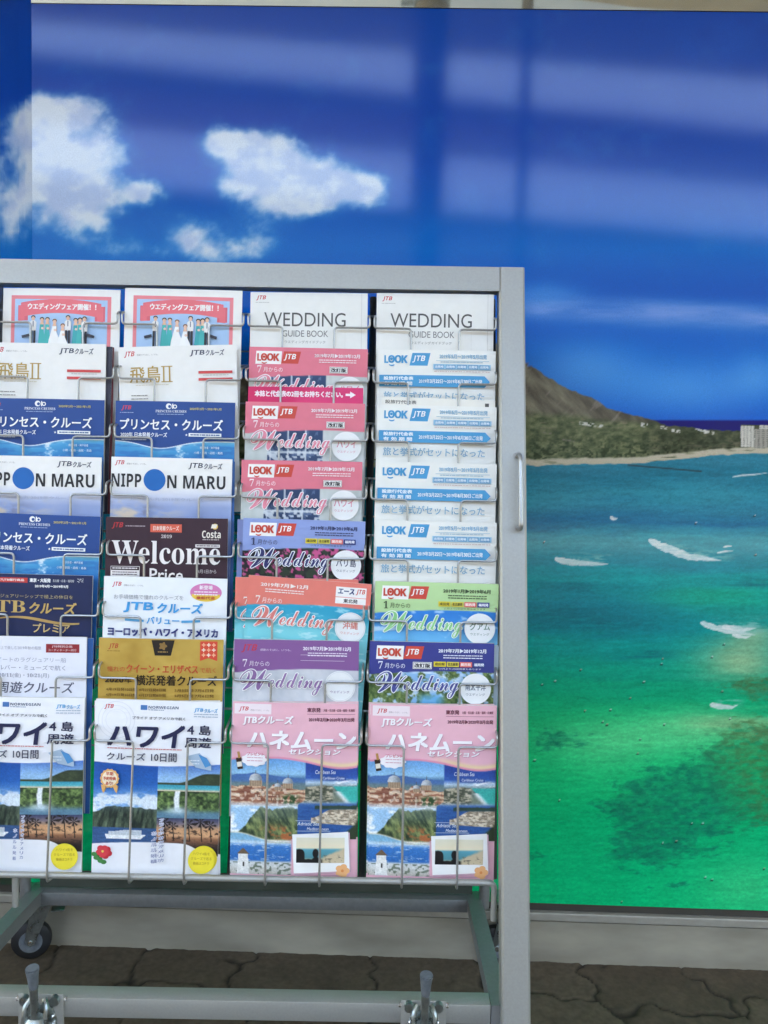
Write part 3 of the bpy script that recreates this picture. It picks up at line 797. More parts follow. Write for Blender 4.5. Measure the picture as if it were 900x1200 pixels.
def p_princess():
    k = Ink(paper='#274a8e')
    def sea(U, V):
        e = 69 + 13 * np.exp(-((U - 80) / 45) ** 2) - 0 * U
        c = ramp(V - e, [(0, (120, 185, 215)), (8, (70, 155, 205)), (40, (40, 110, 180)), (230, (20, 70, 140))])
        c = mixc(c, hx('#d6e6ee'), sst(.55, .8, fbm(U / 14, V / 9, 3, 4)) * np.exp(-((U - 112) / 26) ** 2) * 1.2)
        c = mixc(c, hx('#2f6fb4'), sst(.5, .7, fbm(U / 25, V / 5, 9, 3)) * .6)
        c = mixc(n3(U, '#eef3f4'), c, sst(.6, 1.8, V - e)); return mixc(n3(U, '#274a8e'), c, sst(-.6, .2, V - e))
    k.raster(0, 60, 210, 60, sea, .9); k.raster(0, 120, 210, 177, sea, 6)
    jtb(k, 10, 8, 18, 9, '#d6454a'); k.lines(8, 20, 24, 1, 2, 1, '#aebada')
    k.disc(94, 8.5, 5, '#f2f2ee'); k.disc(95.5, 9, 2.6, '#274a8e'); k.rect(100, 4, 2, 9, '#f2f2ee'); k.disc(105, 9, 3.6, '#f2f2ee', inner=.55)
    k.text(SF('PRINCESS CRUISES'), 71, 15, 4.6, '#dfe4ee', 54); k.lines(74, 22, 48, 1, 2, 1.2, '#9fb0d4')
    k.text('2020年2月～2021年1月', 131, 10, 4.6, '#cfc27a', 55, bold=.2)
    k.text('プリンセス・クルーズ', 9, 31, 19, '#f3f4f2', 180, bold=.9)
    k.text('2020年 日本発着クルーズ', 10, 55, 8, '#e9ecf2', 82, bold=.4); k.lines(12, 67, 44, 1, 3, 1.6, '#c9d4e8')
    k.rect(130, 55, 57, 6, '#ecefef'); k.lines(133, 57, 51, 1, 3, 2, '#33518d'); k.text('★', 124, 56, 4.4, '#f3f4f2')
    k.text('横浜発着・神戸発着', 150, 78, 4.5, '#e4eef2', 34); k.text('小樽・釧路・函館・青森', 140, 87, 4.5, '#e4eef2', 50)
    return k
def p_nippon():
    k = Ink(paper='#eeece8')
    def f(U, V):
        c = ramp(V, [(50, (238, 236, 232)), (66, (206, 210, 226)), (85, (150, 165, 205)), (140, (120, 140, 190)), (297, (60, 80, 130))])
        d = fbm(U / 30, V / 12, 5, 5)
        c = mixc(c, hx('#cdbfae'), sst(.42, .7, d) * sst(66, 88, V) * sst(150, 60, U)); return mixc(c, hx('#7e7a8c'), sst(.55, .8, 1 - d) * sst(70, 95, V) * sst(120, 30, U) * .8)
    k.raster(0, 52, 210, 245, f, 1.8)
    jtb(k, 6, 6, 17, 9); jtb_line(k, 27, 10, w=34)
    k.text('JTB', 134, 8, 11, '#3b3e52', 25, shear=.15, bold=.4); k.text('クルーズ', 161, 8, 10, '#3b3e52', 32, shear=.15, bold=.4)
    k.text(SB('NIPP'), 1, 29, 23, '#2c2c30', 52); k.disc(76, 39, 19, '#1b66b3'); k.text(SB('N MARU'), 98, 30, 23, '#2c2c30', 101)
    k.text('にっぽん丸 2019年クルーズ', 36, 69, 6, '#a9b1c8', 126)
    return k
def p_welcome():
    k = Ink(paper='#3a2430')
    jtb(k, 10, 9, 20, 11, '#b83238'); k.lines(34, 14, 34, 1, 3, 1.8, '#a79aa0')
    k.rect(77, 11, 54, 14, '#d8604a'); k.text('日本発着クルーズ', 82, 14, 8, '#f2ded2', 44, bold=.3)
    k.text(SF('2019'), 96, 29, 6, '#d8d0d0', 18)
    k.text(SB('Costa'), 166, 21, 13, '#f0e9dc', 32); k.disc(188, 14, 5, '#e8c25a'); k.rect(181, 10, 9, 7, '#f0e9dc', skew=.3); k.lines(167, 36, 30, 1, 3, 1.3, '#c9bfbd')
    k.text(SF('Welcome'), 11, 40, 40, '#efe9e6', 187)
    k.rect(155, 45, 42, 5, '#e6e0de'); k.lines(157, 46.4, 38, 1, 3, 1.8, '#54434b')
    k.rect(10, 84, 50, 22, '#e6e0de'); k.rect(10.8, 84.8, 48.4, 6, '#3a2430'); k.lines(13, 86.5, 43, 1, 3, 2, '#e6e0de'); k.lines(13, 93.5, 43, 3, 4, 1.4, '#5d4c53')
    k.text('Price', 78, 87, 22, '#efe9e6', 57, bold=.6); k.text('4月1日から', 160, 88, 6.5, '#d8d0d0', 32)
    return k
def p_premier():
    k = Ink(paper='#1c2750')
    k.rect(36, 6, 64, 8.5, '#c23b38'); k.text('エースJTB催行商品', 40, 8, 4.6, '#f0e4de', 54, bold=.3)
    k.text('東京・大阪発', 104, 6.5, 6.5, '#f0f0ee', 35, bold=.6); k.text('名古屋・広島・福岡発', 143, 7.5, 4.6, '#e2e2e0', 36); k.text('✈', 184, 5, 8, '#f0f0ee', 11)
    k.text('2019年4月～2019年9月', 113, 17, 5, '#f0f0ee', 56, bold=.4)
    k.text('憧れのラグジュアリーシップで極上の休日を', 12, 34, 6.5, '#b9a878', 166)
    k.text(SF('JTB'), 27, 45, 23, '#c3a463', 71); k.text('クルーズ', 104, 47, 19, '#c3a463', 80, shear=.15, bold=1.2)
    xs = np.linspace(20, 190, 40); k.strip(xs, 76 + 5 * np.cos(xs / 28), 79.5 + 5 * np.cos(xs / 28 + .25), '#b9975a')
    k.text('プレミア', 112, 83, 15, '#cdb27a', 62, bold=.6)
    return k
def p_value():
    k = Ink(paper='#eceef0')
    jtb(k, 14, 9, 16, 9); jtb_line(k, 34, 13, w=34)
    k.disc(174, 24, 27, '#d77fb4', 15.5); k.strip(np.linspace(150, 198, 14), 27, 24 + 15.5 * np.sqrt(np.clip(1 - ((np.linspace(150, 198, 14) - 174) / 27) ** 2, 0, 1)), '#ecc84a')
    k.text('新登場', 163, 12, 7, '#f8eef2', 22, bold=.4); k.lines(154, 22, 40, 2, 4.5, 2, '#f6e6ef'); k.text('乗船代金', 158, 30.5, 5, '#c24a3a', 32, bold=.3)
    k.text('お手頃価格で憧れのクルーズを', 18, 30, 8, '#9a9ca4', 118)
    k.text('JTB', 35, 43, 17, '#3d9bd8', 50, bold=1.4, shear=.08); k.text('クルーズ', 92, 43, 17, '#3d9bd8', 77, bold=1.3, shear=.08)
    k.text('バリュー', 75, 67, 12, '#3d9bd8', 55, bold=.8)
    for x in (38, 134): k.rect(x, 71.5, 32, 4, '#5aa9dc', rot=-3 if x > 100 else 3)
    k.text('ヨーロッパ・ハワイ・アメリカ', 10, 86, 14, '#1f2c72', 186, bold=1.6)
    k.raster(0, 112, 210, 185, lambda U, V: ramp(V, [(112, (190, 215, 235)), (200, (60, 130, 190)), (297, (30, 80, 130))]), 8)
    return k
def p_silver():
    k = Ink(paper='#e6e6ee')
    k.rect(142, 12, 56, 14.5, '#94282e'); k.text('JTB特別企画', 152, 14, 4.6, '#f0dede', 34); k.text('コーディネーター同行', 146, 20, 4.2, '#f0dede', 47)
    k.text('洋上で楽しむ2019年秋の船旅', 60, 16, 6, '#a3a3b0', 74)
    k.text('スイートのラグジュアリー船', 50, 35, 8, '#a0a0ae', 126); k.text('シルバー・ミューズで航く', 52, 48, 8.5, '#8b8b9b', 123)
    k.text(SF('2019') + '/' + SF('10/11') + '(金)・' + SF('10/21') + '(月)', 40, 61, 9, '#8b8b9b', 108)
    k.text('周遊クルーズ', 60, 76, 19, '#55566a', 130, shear=.12, bold=.5)
    k.raster(0, 108, 210, 189, lambda U, V: ramp(V, [(108, (230, 230, 238)), (200, (120, 150, 190)), (297, (50, 80, 120))]), 8)
    return k
def p_queen():
    k = Ink(paper='#b8923c')
    k.raster(0, 0, 210, 297, lambda U, V: mixc(n3(U, '#a98432'), hx('#d2b25a'), fbm(U / 60, V / 45, 4, 4) * 1.5 - .25), 3)
    jtb(k, 16, 9, 17, 10, '#b3402a'); k.lines(14, 21, 22, 1, 3, 1, '#8a6320')
    k.tri([(89, 2), (128, 2), (122, 28), (95, 28)], '#231c18'); k.disc(108.5, 12, 6, '#8f6f3c', scallop=5, amp=.2); k.lines(100, 21, 17, 1, 3, 1.6, '#a5854a')
    k.tri([(171, 3), (200, 3), (200, 36), (185.5, 31), (171, 36)], '#d94a34')
    for i in range(3):
        for j in range(3):
            k.disc(177 + i * 8.5, 9 + j * 8.5, 2.6, '#f2d8c4' if (i + j) % 2 else '#f0b08a', scallop=4, amp=.35)
    k.text('憧れの', 15, 47, 9, '#c2502e', 30); k.text('クイーン・エリザベス', 48, 43.5, 14, '#c2502e', 120, bold=.7); k.text('で航く', 172, 47, 9, '#c2502e', 26)
    k.text(SB('2020') + '年', 12, 64, 11, '#3a2c14', 45, bold=.4); k.text('横浜発着クルーズ', 64, 61, 17, '#2c2212', 136, bold=.7)
    for y in (83, 92):
        k.text('4月19日発10日間', 14, y, 5, '#6b4f1e', 52, bold=.2); k.text('4月27日発8日間', 70, y, 5, '#6b4f1e', 45, bold=.2); k.text('5月5日発 7月6日発', 130, y, 5, '#6b4f1e', 66, bold=.2)
    return k
def palm(U, V, x, y, h):
    tr = sst(1.2, .5, np.abs(U - x - (V - y) * .08)) * ((V > y) & (V < y + h))
    r = np.hypot(U - x, (V - y) * 1.3); an = np.arctan2(V - y, U - x)
    return np.maximum(tr, sst(.35, .7, np.cos(an * 7) * .5 + .5) * sst(h * .42, h * .3, r))
def p_hawaii():
    k = Ink(paper='#efeef0')
    def f(U, V):
        sk = ramp(V, [(100, (28, 78, 158)), (140, (40, 100, 180)), (168, (130, 175, 222))])
        cl = sst(.42, .62, fbm(U / 16, V / 8, 2, 4) + .25 * np.exp(-((V - 168) / 9) ** 2)) * sst(150, 162, V); sk = mixc(sk, hx('#e6ecf0'), cl * .9)
        rid = 178 + 5 * (fbm(U / 18, U * 0, 4, 3) - .5) * 2 + 9 * sst(25, 8, U)
        mt = mixc(n3(U, '#202b27'), hx('#6b7a5f'), fbm(U / 4.5 + V / 30, V / 16, 6, 5) * 2.1 - .62); mt = mixc(mt, hx('#7f9aae'), sst(190, 176, V) * .25); c = mixc(sk, mt, sst(-.8, .8, V - rid))
        sea = mixc(n3(U, '#2c4c78'), hx('#43669a'), fbm(U / 20, V / 3, 8, 3)); c = mixc(c, sea, sst(-.8, .8, V - 213))
        hull = ((U > 20 + (V - 222) * .4) & (U < 92 - (V - 222) * 1.2) & (V > 224) & (V < 232)).astype(float)
        up = ((U > 27) & (U < 82) & (V > 219.5 - 3 * sst(30, 60, U)) & (V < 225)).astype(float)
        c = mixc(c, hx('#e9eaea'), hull); c = mixc(c, hx('#c3cad0') + 26 * (vnoise(U, V, 3) - .5)[..., None], up)
        # right column
        bk = ramp(V, [(100, (70, 110, 190)), (128, (150, 190, 226)), (136, (150, 190, 226)), (137, (50, 140, 170)), (146, (90, 180, 190)), (149, (216, 200, 170))])
        hill = 120 + 16 * sst(190, 140, U); bk = mixc(bk, mixc(n3(U, '#2a3327'), hx('#4d5a3c'), fbm(U / 7, V / 5, 11, 3)), sst(-.8, .8, V - hill) * (V < 139))
        wf = mixc(n3(U, '#22331f'), hx('#86a05c'), fbm(U / 6, V / 5, 13, 6) * 2.2 - .7); wf = mixc(wf, hx('#5f86a2'), sst(178, 188, V) * .9)
        wf = mixc(wf, hx('#eef2f2'), sst(6, 3, np.abs(U - 140 - 1.2 * np.sin(V / 7) - 2.5 * (fbm(U / 3, V / 9, 14, 3) - .5))) * sst(186, 176, V)); wf = mixc(wf, hx('#cfe0ea'), np.exp(-((U - 142) / 18) ** 2 - ((V - 182) / 6) ** 2) * .9)
        su = ramp(V, [(194, (52, 60, 96)), (204, (120, 110, 120)), (213, (206, 158, 116)), (224, (214, 164, 120)), (229, (150, 104, 76)), (245, (44, 36, 36))]); su = mixc(su, hx('#3a2c28'), sst(.55, .68, fbm(U / 9, V / 4, 31, 4)) * sst(206, 216, V) * .8)
        for x_, y_, h_ in ((120, 202, 30), (134, 208, 24), (160, 204, 30), (180, 200, 34), (196, 206, 28)): su = mixc(su, hx('#231c1a'), palm(U, V, x_, y_, h_))
        rt = np.where((V < 150)[..., None], bk, np.where((V < 195)[..., None], wf, su)); c = np.where((U > 107)[..., None], rt, c)
        c = c * (1 + .22 * (fbm(U / 1.9, V / 1.5, 77, 2) - .5))[..., None]
        top = 104 + 5 * np.sin(U / 210 * math.pi); bot = 241 - 5 * np.sin(U / 210 * math.pi) + 16 * sst(150, 200, U)
        c = mixc(n3(U, '#efeef0'), c, sst(-.5, .5, V - top) * sst(.5, -.5, V - bot)); return c
    k.raster(0, 98, 210, 160, f, .95)
    for r in (14, 19, 24): k.disc(35, 34, r * 1.3, '#e3e2e5', inner=.95)
    jtb(k, 14, 8, 16, 8.5); k.rect(75, 8, 11, 8, '#4a78b4'); k.text(SB('NORWEGIAN'), 88, 9, 4.6, '#4f5a72', 50); k.lines(88, 15, 26, 1, 3, 1.2, '#7f8aa2')
    k.text('JTB', 164, 11, 7, '#5aa6d6', 15, bold=.5, shear=.15); k.text('クルーズ', 181, 11, 7, '#5aa6d6', 22, bold=.4, shear=.15); k.lines(164, 20, 40, 2, 4, 1.4, '#a9b4c4')
    k.text('プライド オブ アメリカで航く', 62, 26.5, 5, '#5a5a66', 88, bold=.2)
    k.text('ハワイ', 22, 41, 36, '#22264a', 127, shear=.10, bold=3.2)
    k.text('4', 154, 40, 14, '#22264a', 11, bold=.7); k.text('島', 174, 39, 16, '#22264a', 19, bold=.7); k.text('周遊', 151, 59, 17, '#22264a', 43, bold=.8)
    k.lines(22, 79, 124, 1, 3, 1.6, '#cc7f80'); k.text('クルーズ', 22, 87, 12, '#3a3a52', 64, bold=.5); k.text('10日間', 96, 86, 14, '#3a3a52', 42, bold=.5)
    k.tri([(154, 90), (176, 84), (196, 104), (196, 113), (170, 108)], '#a9bccf'); k.tri([(174, 86), (188, 92), (196, 104), (186, 108)], '#4f8fc4'); k.lines(156, 96, 20, 2, 5, 1.4, '#e9ecee')
    k.disc(28, 130, 15.5, '#e6b06a', scallop=14, amp=.06); k.disc(28, 130, 12.5, '#f3e3c4'); k.text('早期', 22, 119, 6, '#c24a34', 12, bold=.3); k.text('予約特典', 17.5, 127, 6, '#c24a34', 21, bold=.3); k.text('あり!', 22, 135, 6, '#c24a34', 12, bold=.3)
    k.tri([(14, 140), (22, 143), (17, 153)], '#e6b06a'); k.tri([(42, 140), (34, 143), (39, 153)], '#e6b06a')
    for a in range(5): k.disc(20 + 6 * math.cos(a * 1.257 + .3), 251 + 6 * math.sin(a * 1.257 + .3), 5.6, '#d8404a', 5)
    k.disc(20, 251, 2, '#f0d060')
    for x_, y_ in ((10, 262), (17, 267), (6, 256)): k.disc(x_, y_, 5, '#4a8a4a', 3.6)
    k.disc(184, 262, 22, '#f0dc3c'); k.text('ハワイ4島を', 170, 248, 5, '#a8862a', 28); k.text('クルーズで巡る', 167, 256, 5, '#a8862a', 34); k.text('動画はコチラ', 171, 264, 5, '#a8862a', 26)
    for i, ch in enumerate('プライドオブアメリカ'): k.text(ch, 113, 194 + i * 7.2, 5.2, '#3a4a86', 5.2, halo='#e8e8f0', hw=.7)
    for i, ch in enumerate('ホノルル発着'): k.text(ch, 102, 214 + i * 9, 6, '#3a4a86', 6, halo='#e8e8f0', hw=.7)
    return k
def p_guide():
    k = Ink(paper='#e9e8e2')
    jtb(k, 10, 6, 18, 9); k.lines(9, 18, 26, 1, 3, 1, '#b9b6b0')
    k.text('WEDDING', 25, 36, 25, '#55534f', 146, res=4); k.text('GUIDE BOOK', 58, 68, 11.5, '#7a7873', 82, res=3); k.text('ウエディングガイドブック', 62, 86, 5.4, '#8b8983', 73)
    k.rect(199, 0, .8, 297, '#cfcdc6'); k.rect(170, 70, .5, 227, '#dad8d2')
    return k

def flowers(c1, c2, bg, sc=9):
    def f(U, V):
        d = fbm(U / sc, V / sc, 3, 4); c = mixc(n3(U, bg), hx(c2), sst(.35, .6, d)); return mixc(c, hx(c1), sst(.52, .66, vnoise(U / 7, V / 7, 9) * .6 + .4 * vnoise(U / 3, V / 3, 5)))
    return f
def chapel(U, V):
    c = mixc(n3(U, '#d3d6d4'), hx('#b4bcb8'), fbm(U / 20, V / 20, 2, 3) * 1.3 - .2)
    ins = ((U > 40) & (U < 138) & (V > 46)).astype(float)
    nv = mixc(n3(U, '#2c4268'), hx('#55698c'), sst(.55, .7, fbm(U / 6, V / 9, 6, 3)))
    ar = np.minimum(np.abs((U - 45) % 31 - 15.5) / 15.5, 1); nv = mixc(nv, hx('#ccd2d8'), sst(.88, .97, ar) + sst(2.2, 1.0, np.abs(V - 88)) + sst(.52, .6, vnoise(U / 5, V / 4, 8)) * sst(78, 90, V) * .9)
    return mixc(c, nv, ins)
def lagoon(U, V): return mixc(mixc(n3(U, '#2f9fc0'), hx('#7fd0d8'), sst(55, 95, V + 8 * fbm(U / 25, V / 6, 4, 3))), hx('#d8eef0'), sst(.6, .75, fbm(U / 20, V / 5, 6, 4)) * .6)
def skyblue(U, V): return mixc(mixc(n3(U, '#2f7fd0'), hx('#79c0e6'), sst(50, 110, V)), hx('#e0eef4'), sst(.6, .8, fbm(U / 22, V / 10, 6, 4)) * .7)
def whitec(U, V): return mixc(n3(U, '#d9d8dc'), hx('#b9bcc4'), fbm(U / 18, V / 18, 2, 4) * 1.3 - .2)
def grove(U, V):
    c = mixc(n3(U, '#8fb9e2'), hx('#d4e2ec'), sst(.4, .7, fbm(U / 25, V / 8, 2, 4))); tr = sst(.42, .56, fbm(U / 11, V / 9, 5, 5) + .22 * np.abs(U - 95) / 100 - .08 + (V - 70) * .002)
    c = mixc(c, mixc(n3(U, '#2f4a24'), hx('#8a9c5a'), fbm(U / 4, V / 4, 7, 3) * 1.6 - .3), tr); return mixc(c, hx('#5fa6d4'), sst(30, 10, np.abs(U - 105)) * sst(82, 95, V) * .8)

def p_wed(bg, fg, date, month, photo, script, halo, place, pcol, logo='look', kai=False, tags=False, ph_top=50):
    k = Ink(paper=bg)
    def ph(U, V):
        e = ph_top - 4 * np.sin(U / 210 * math.pi) + 6 * (1 - U / 210)
        return mixc(n3(U, bg), np.clip(photo(U, V), 0, 255), sst(-.5, .5, V - e))
    k.raster(0, 40, 210, 257, ph, 1.5)
    if logo == 'look': look(k, 11, 7, 76, 23)
    elif logo == 'jtb': jtb(k, 12, 8, 27, 14, '#c43a4c'); k.text('感動のそばに、いつも。', 44, 15, 4, '#e6d6ea', 52)
    else:
        k.rect(150, 8, 52, 17, '#f3efec'); k.text('エース', 154, 11, 9, '#2b3a72', 27, bold=1.0, shear=.1); k.text(SB('JTB'), 184, 10.5, 10, '#cf4a3c', 16, shear=.2)
        k.rect(150, 26, 52, 10.5, '#f3efec'); k.text('東北発', 164, 28, 6.5, '#33333a', 24, bold=.4)
    dx = 22 if logo == 'ace' else 116; dw = 80
    k.text(date, dx, 10, 7, fg, dw, bold=.5)
    k.lines(dx + 8, 20.5, dw - 14, 2, 4, 1.5, fg)
    if logo == 'jtb':
        for y in (24, 33.4): k.rect(dx - 4, y, 74, .5, fg)
    k.text(SF(month), 15, 33, 12.5, fg, 7.5); k.text('月からの', 26, 36, 8.5, fg, 34)
    if kai:
        kx = 143 if not tags else 73
        k.rect(kx, 33, 32, 11.5, '#f4f2ee'); k.rect(kx + .8, 33.8, 30.4, 9.9, '#22222a'); k.rect(kx + 1.4, 34.4, 29.2, 8.7, '#f4f2ee'); k.text('改訂版', kx + 3, 35.4, 6.8, '#22222a', 26, bold=.7)
    if tags:
        for i, (t, a, b) in enumerate((('成田発', '#e0cc3c', '#3a3420'), ('名古屋発', '#d6c850', '#3a3420'), ('関西発', '#e2706a', '#f6e9e4'), ('福岡発', '#39468a', '#eef0f4'))):
            k.rect(108 + i * 22, 31.5, 20.5, 8.6, a); k.text(t, 110 + i * 22, 33.4, 4.8, b, 16.5, bold=.3)
        k.text('(1月より)羽田発着もあります', 118, 41.8, 3.2, fg, 70)
    k.text(SC('W'), 11, 50, 35, script, 52, halo=halo, hw=1.5, res=3)
    k.text(SC('edding'), 58, 55, 37, script, 92, halo=halo, hw=1.4, res=3)
    k.disc(179, 76, 26, '#e9e9e8'); k.disc(179, 76, 24.4, halo if halo != '#f4f2f0' else '#cfcfd2', inner=.975)
    k.text(place, 179, 66, 12.5, pcol, min(34, 12.5 * len(place) * 1.02), align='c', bold=.4); k.text('ウエディング', 179, 83, 4.6, pcol, 32, align='c')
    return k
pink = lambda: p_wed('#e0798a', '#f6e8ea', '2019年7月▶2019年12月', '7', chapel, '#e38a9b', '#f4eff0', 'ハワイ', '#d98a9a', kai=True)
lav = lambda: p_wed('#8fa0d4', '#39406a', '2019年1月▶2019年6月', '1', flowers('#c8558a', '#2c3a2c', '#1d1c22'), '#33356a', '#eef0f6', 'バリ島', '#4a4a66', tags=True)
orange = lambda: p_wed('#e57e70', '#f8ece6', '2019年7月▶12月', '7', lagoon, '#dd7f78', '#f4f2f0', '沖縄', '#d97a6a', logo='ace', ph_top=44)
purple = lambda: p_wed('#865a94', '#efe4f0', '2019年7月▶2019年12月', '7', whitec, '#8a6698', '#f4f2f0', '', '#8a6698', logo='jtb')
green = lambda: p_wed('#b9d99c', '#41553a', '2019年1月▶2019年6月', '1', skyblue, '#8fce8a', '#eef6ea', 'グアム', '#5a7a66', tags=True, ph_top=48)
blue = lambda: p_wed('#3a3f8a', '#eceef6', '2019年7月▶2019年12月', '7', grove, '#4a4f92', '#f2f3f6', '南太平洋', '#5a6474', kai=True, tags=True)
def p_price():
    k = Ink(paper='#ecebe4'); bl = '#4a9acb'
    look(k, 9, 5.5, 80, 24, mono=bl)
    k.text('2019年' + SB('5') + '月～2019年' + SB('5') + '月出発', 110, 7, 8, '#7fb2d2', 84, bold=.3)
    k.rect(104, 18.5, 94, .7, '#8bb6cf'); k.lines(112, 20.5, 76, 1, 3, 1.4, '#9dbccd')
    k.rect(99, 25, 102, 9.5, '#9cc4dc')
    for i in range(5): k.rect(101 + i * 20, 26, 17.5, 7.4, '#6d9fc4'); k.text('出発地', 102.5 + i * 20, 27.4, 4.4, '#e6eef2', 14.5, bold=.3)
    k.lines(101, 37.5, 98, 1, 3, 1.2, '#c7a9a4')
    k.rect(4, 45.5, 186, 20.5, bl); k.tri([(190, 45.5), (200, 55.7), (190, 66)], bl)
    k.text('設旅行代金表', 12, 48, 6.4, '#eef3f4', 52, bold=.5); k.text('有 効 期 間', 12, 57, 6.4, '#eef3f4', 50, bold=.5)
    k.text('2019年' + SB('3') + '月' + SB('22') + '日～2019年' + SB('6') + '月' + SB('30') + '日ご出発', 74, 52, 7.6, '#eef3f4', 112, bold=.3)
    k.text('旅と挙式がセットになった', 12, 75, 14.5, '#7fa9c4', 178, bold=.4)
    return k
def p_crimson():
    k = Ink(W=203, paper='#cf2460')
    k.raster(0, 0, 203, 297, lambda U, V: mixc(n3(U, '#cf2460'), hx('#e0457c'), .6 * sst(100, 115, U + V) * sst(170, 130, V)), 6)
    k.text('本誌と代金表の2冊をお持ちください。', 12, 7, 10.5, '#f6eaee', 155, bold=.9); k.rect(172, 10.6, 9, 4, '#f6eaee'); k.tri([(180, 6.6), (190, 12.6), (180, 18.6)], '#f6eaee')
    return k
def p_strip():
    k = Ink(W=200, paper='#e9e6dc'); k.text('設旅行代金表', 6, 5.5, 6.5, '#55534e', 55, bold=.3); k.rect(182, 6, 7, 7, '#55534e'); k.rect(0, 15, 200, .6, '#c9c6bd')
    return k
def p_dark(col):
    def f():
        k = Ink(paper=col); k.lines(20, 20, 160, 2, 8, 3, '#b9a0a0'); return k
    return f
def p_honey():
    k = Ink(paper='#eab4c0')
    def f(U, V):
        c = n3(U, '#eab4c0') + 10 * (fbm(U / 40, V / 30, 3, 3) - .5)[..., None]
        e = 98 + 5 * np.sin(U / 30 + 2.3) + 8 * sst(120, 200, U) - 5 * sst(60, 0, U)
        # city of domes
        city = ramp(V, [(96, (110, 165, 220)), (118, (150, 195, 226)), (126, (70, 110, 150)), (138, (110, 130, 130))])
        city = mixc(city, hx('#4a6ea6'), sst(-.6, .6, V - (116 + 7 * np.abs(U - 40) / 60 + 3 * fbm(U / 12, U * 0, 3, 3))) * sst(135, 128, V))
        bld = mixc(n3(U, '#a06a52'), hx('#dcbc9c'), sst(.3, .7, fbm(U / 9, V / 4.2, 4, 3) + .18 * np.sin(V * .9 + 3 * vnoise(U / 14, U * 0, 2)))); bld = mixc(bld, hx('#5c443c'), sst(.58, .75, vnoise(U / 1.7, V / 3.4, 9)) * sst(.45, .6, vnoise(U / 16, V / 5, 10)) * .8); bld = mixc(bld, hx('#7c4636'), sst(.62, .72, vnoise(U / 13, V / 3.4, 13)) * .8); bld = mixc(bld, hx('#efe0cc'), sst(.70, .78, vnoise(U / 6, V / 5, 15)) * .6)
        bt = 140 + 5 * (vnoise(U / 9, U * 0, 5) - .5) * 2; city = mixc(city, bld, sst(-.5, .5, V - bt))
        for dx, dy, r in ((41, 130, 11), (95, 134, 9), (78, 140, 6)):
            dm = ((U - dx) / r) ** 2 + ((V - dy) / (r * 1.05)) ** 2
            city = mixc(city, mixc(n3(U, '#7f8790'), hx('#c6cacc'), sst(r, -r * .6, U - dx)), ((dm < 1) & (V < dy)).astype(float))
            city = mixc(city, hx('#b39a80') - 45 * (np.cos((U - dx) * 2.2) > .3)[..., None], ((np.abs(U - dx) < r * .95) & (V >= dy) & (V < dy + r * .9)).astype(float))
            city = mixc(city, hx('#5a5148'), ((np.abs(U - dx) < .8) & (V < dy - r) & (V > dy - r - 6)).astype(float))
        city = mixc(city, hx('#2f4a28'), sst(.4, .6, fbm(U / 6, V / 6, 8, 3)) * np.exp(-((U - 100) / 14) ** 2 - ((V - 162) / 8) ** 2) * 2)
        # upper right: coast
        co = ramp(V, [(100, (34, 60, 140)), (124, (52, 92, 170)), (132, (190, 210, 226)), (140, (90, 110, 110)), (160, (120, 130, 110))])
        co = mixc(co, mixc(n3(U, '#4a4f40'), hx('#c3b8a0'), sst(.35, .7, fbm(U / 6, V / 3, 3, 4))), sst(-1, 1, V - (136 + .12 * np.abs(U - 155))) * sst(176, 166, U))
        co = mixc(co, hx('#3fb4a8'), sst(-2, 2, (U - 172) - (V - 140) * .9) * sst(136, 140, V)); co = mixc(co, hx('#eef0ec'), np.exp(-(((U - 172) - (V - 140) * .9) / 5) ** 2) * (V > 146) * .9)
        co = mixc(co, hx('#f0f2f2'), sst(.55, .75, fbm(U / 18, V / 5, 12, 4)) * np.exp(-((V - 131) / 6) ** 2))
        # valley and cliffs
        va = mixc(n3(U, '#9ec4e2'), hx('#eef2f2'), sst(.4, .65, fbm(U / 18, V / 9, 14, 4)))
        rid = 176 + 40 * sst(52, 14, U) + 7 * (fbm(U / 10, U * 0, 15, 3) - .5) * 2
        mo = mixc(n3(U, '#2a3a2a'), hx('#8f9a60'), fbm((U - V * .4) / 5.5, V / 13, 16, 6) * 2.2 - .65); mo = mixc(mo, hx('#b0683e'), sst(.5, .7, fbm(U / 10, V / 8, 17, 3)) * sst(198, 216, V) * sst(40, 70, U))
        mo = mixc(mo, hx('#6d7f86'), sst(205, 180, V) * .35); va = mixc(va, mo, sst(-.8, .8, V - rid) * sst(232, 228, V - 6 * sst(30, 90, U)))
        sh = sst(-1.5, 1.5, V - (218 + 12 * sst(10, 70, U))); va = mixc(va, hx('#e6dcc4'), np.exp(-((V - (218 + 12 * sst(10, 70, U))) / 2) ** 2)); va = mixc(va, hx('#7fb2d0'), sh * sst(66, 56, U))
        # walled town on the sea
        to = mixc(n3(U, '#22488a'), hx('#3d6aa6'), fbm(U / 16, V / 3, 18, 3)); hh = 176 + 14 * sst(170, 136, U)
        tb = mixc(n3(U, '#8a7a66'), hx('#e2d4bc'), sst(.3, .7, fbm(U / 5, V / 2.6, 19, 4))); to = mixc(to, tb, sst(-.8, .8, V - hh) * sst(-.8, .8, 199 + .06 * (U - 136) - V) * (U > 134))
        to = mixc(to, hx('#2f4438'), sst(-.6, .6, V - (168 + .0 * U + 4 * fbm(U / 9, U * 0, 20, 3))) * sst(178, 174, V) * (U > 140)); to = mixc(to, hx('#33402c'), sst(-4, 4, V - 208 - (200 - U) * .9))
        # windmill island
        gr = ramp(V, [(232, (130, 180, 220)), (240, (60, 120, 190)), (262, (44, 104, 176)), (266, (210, 214, 214)), (290, (190, 180, 165))])
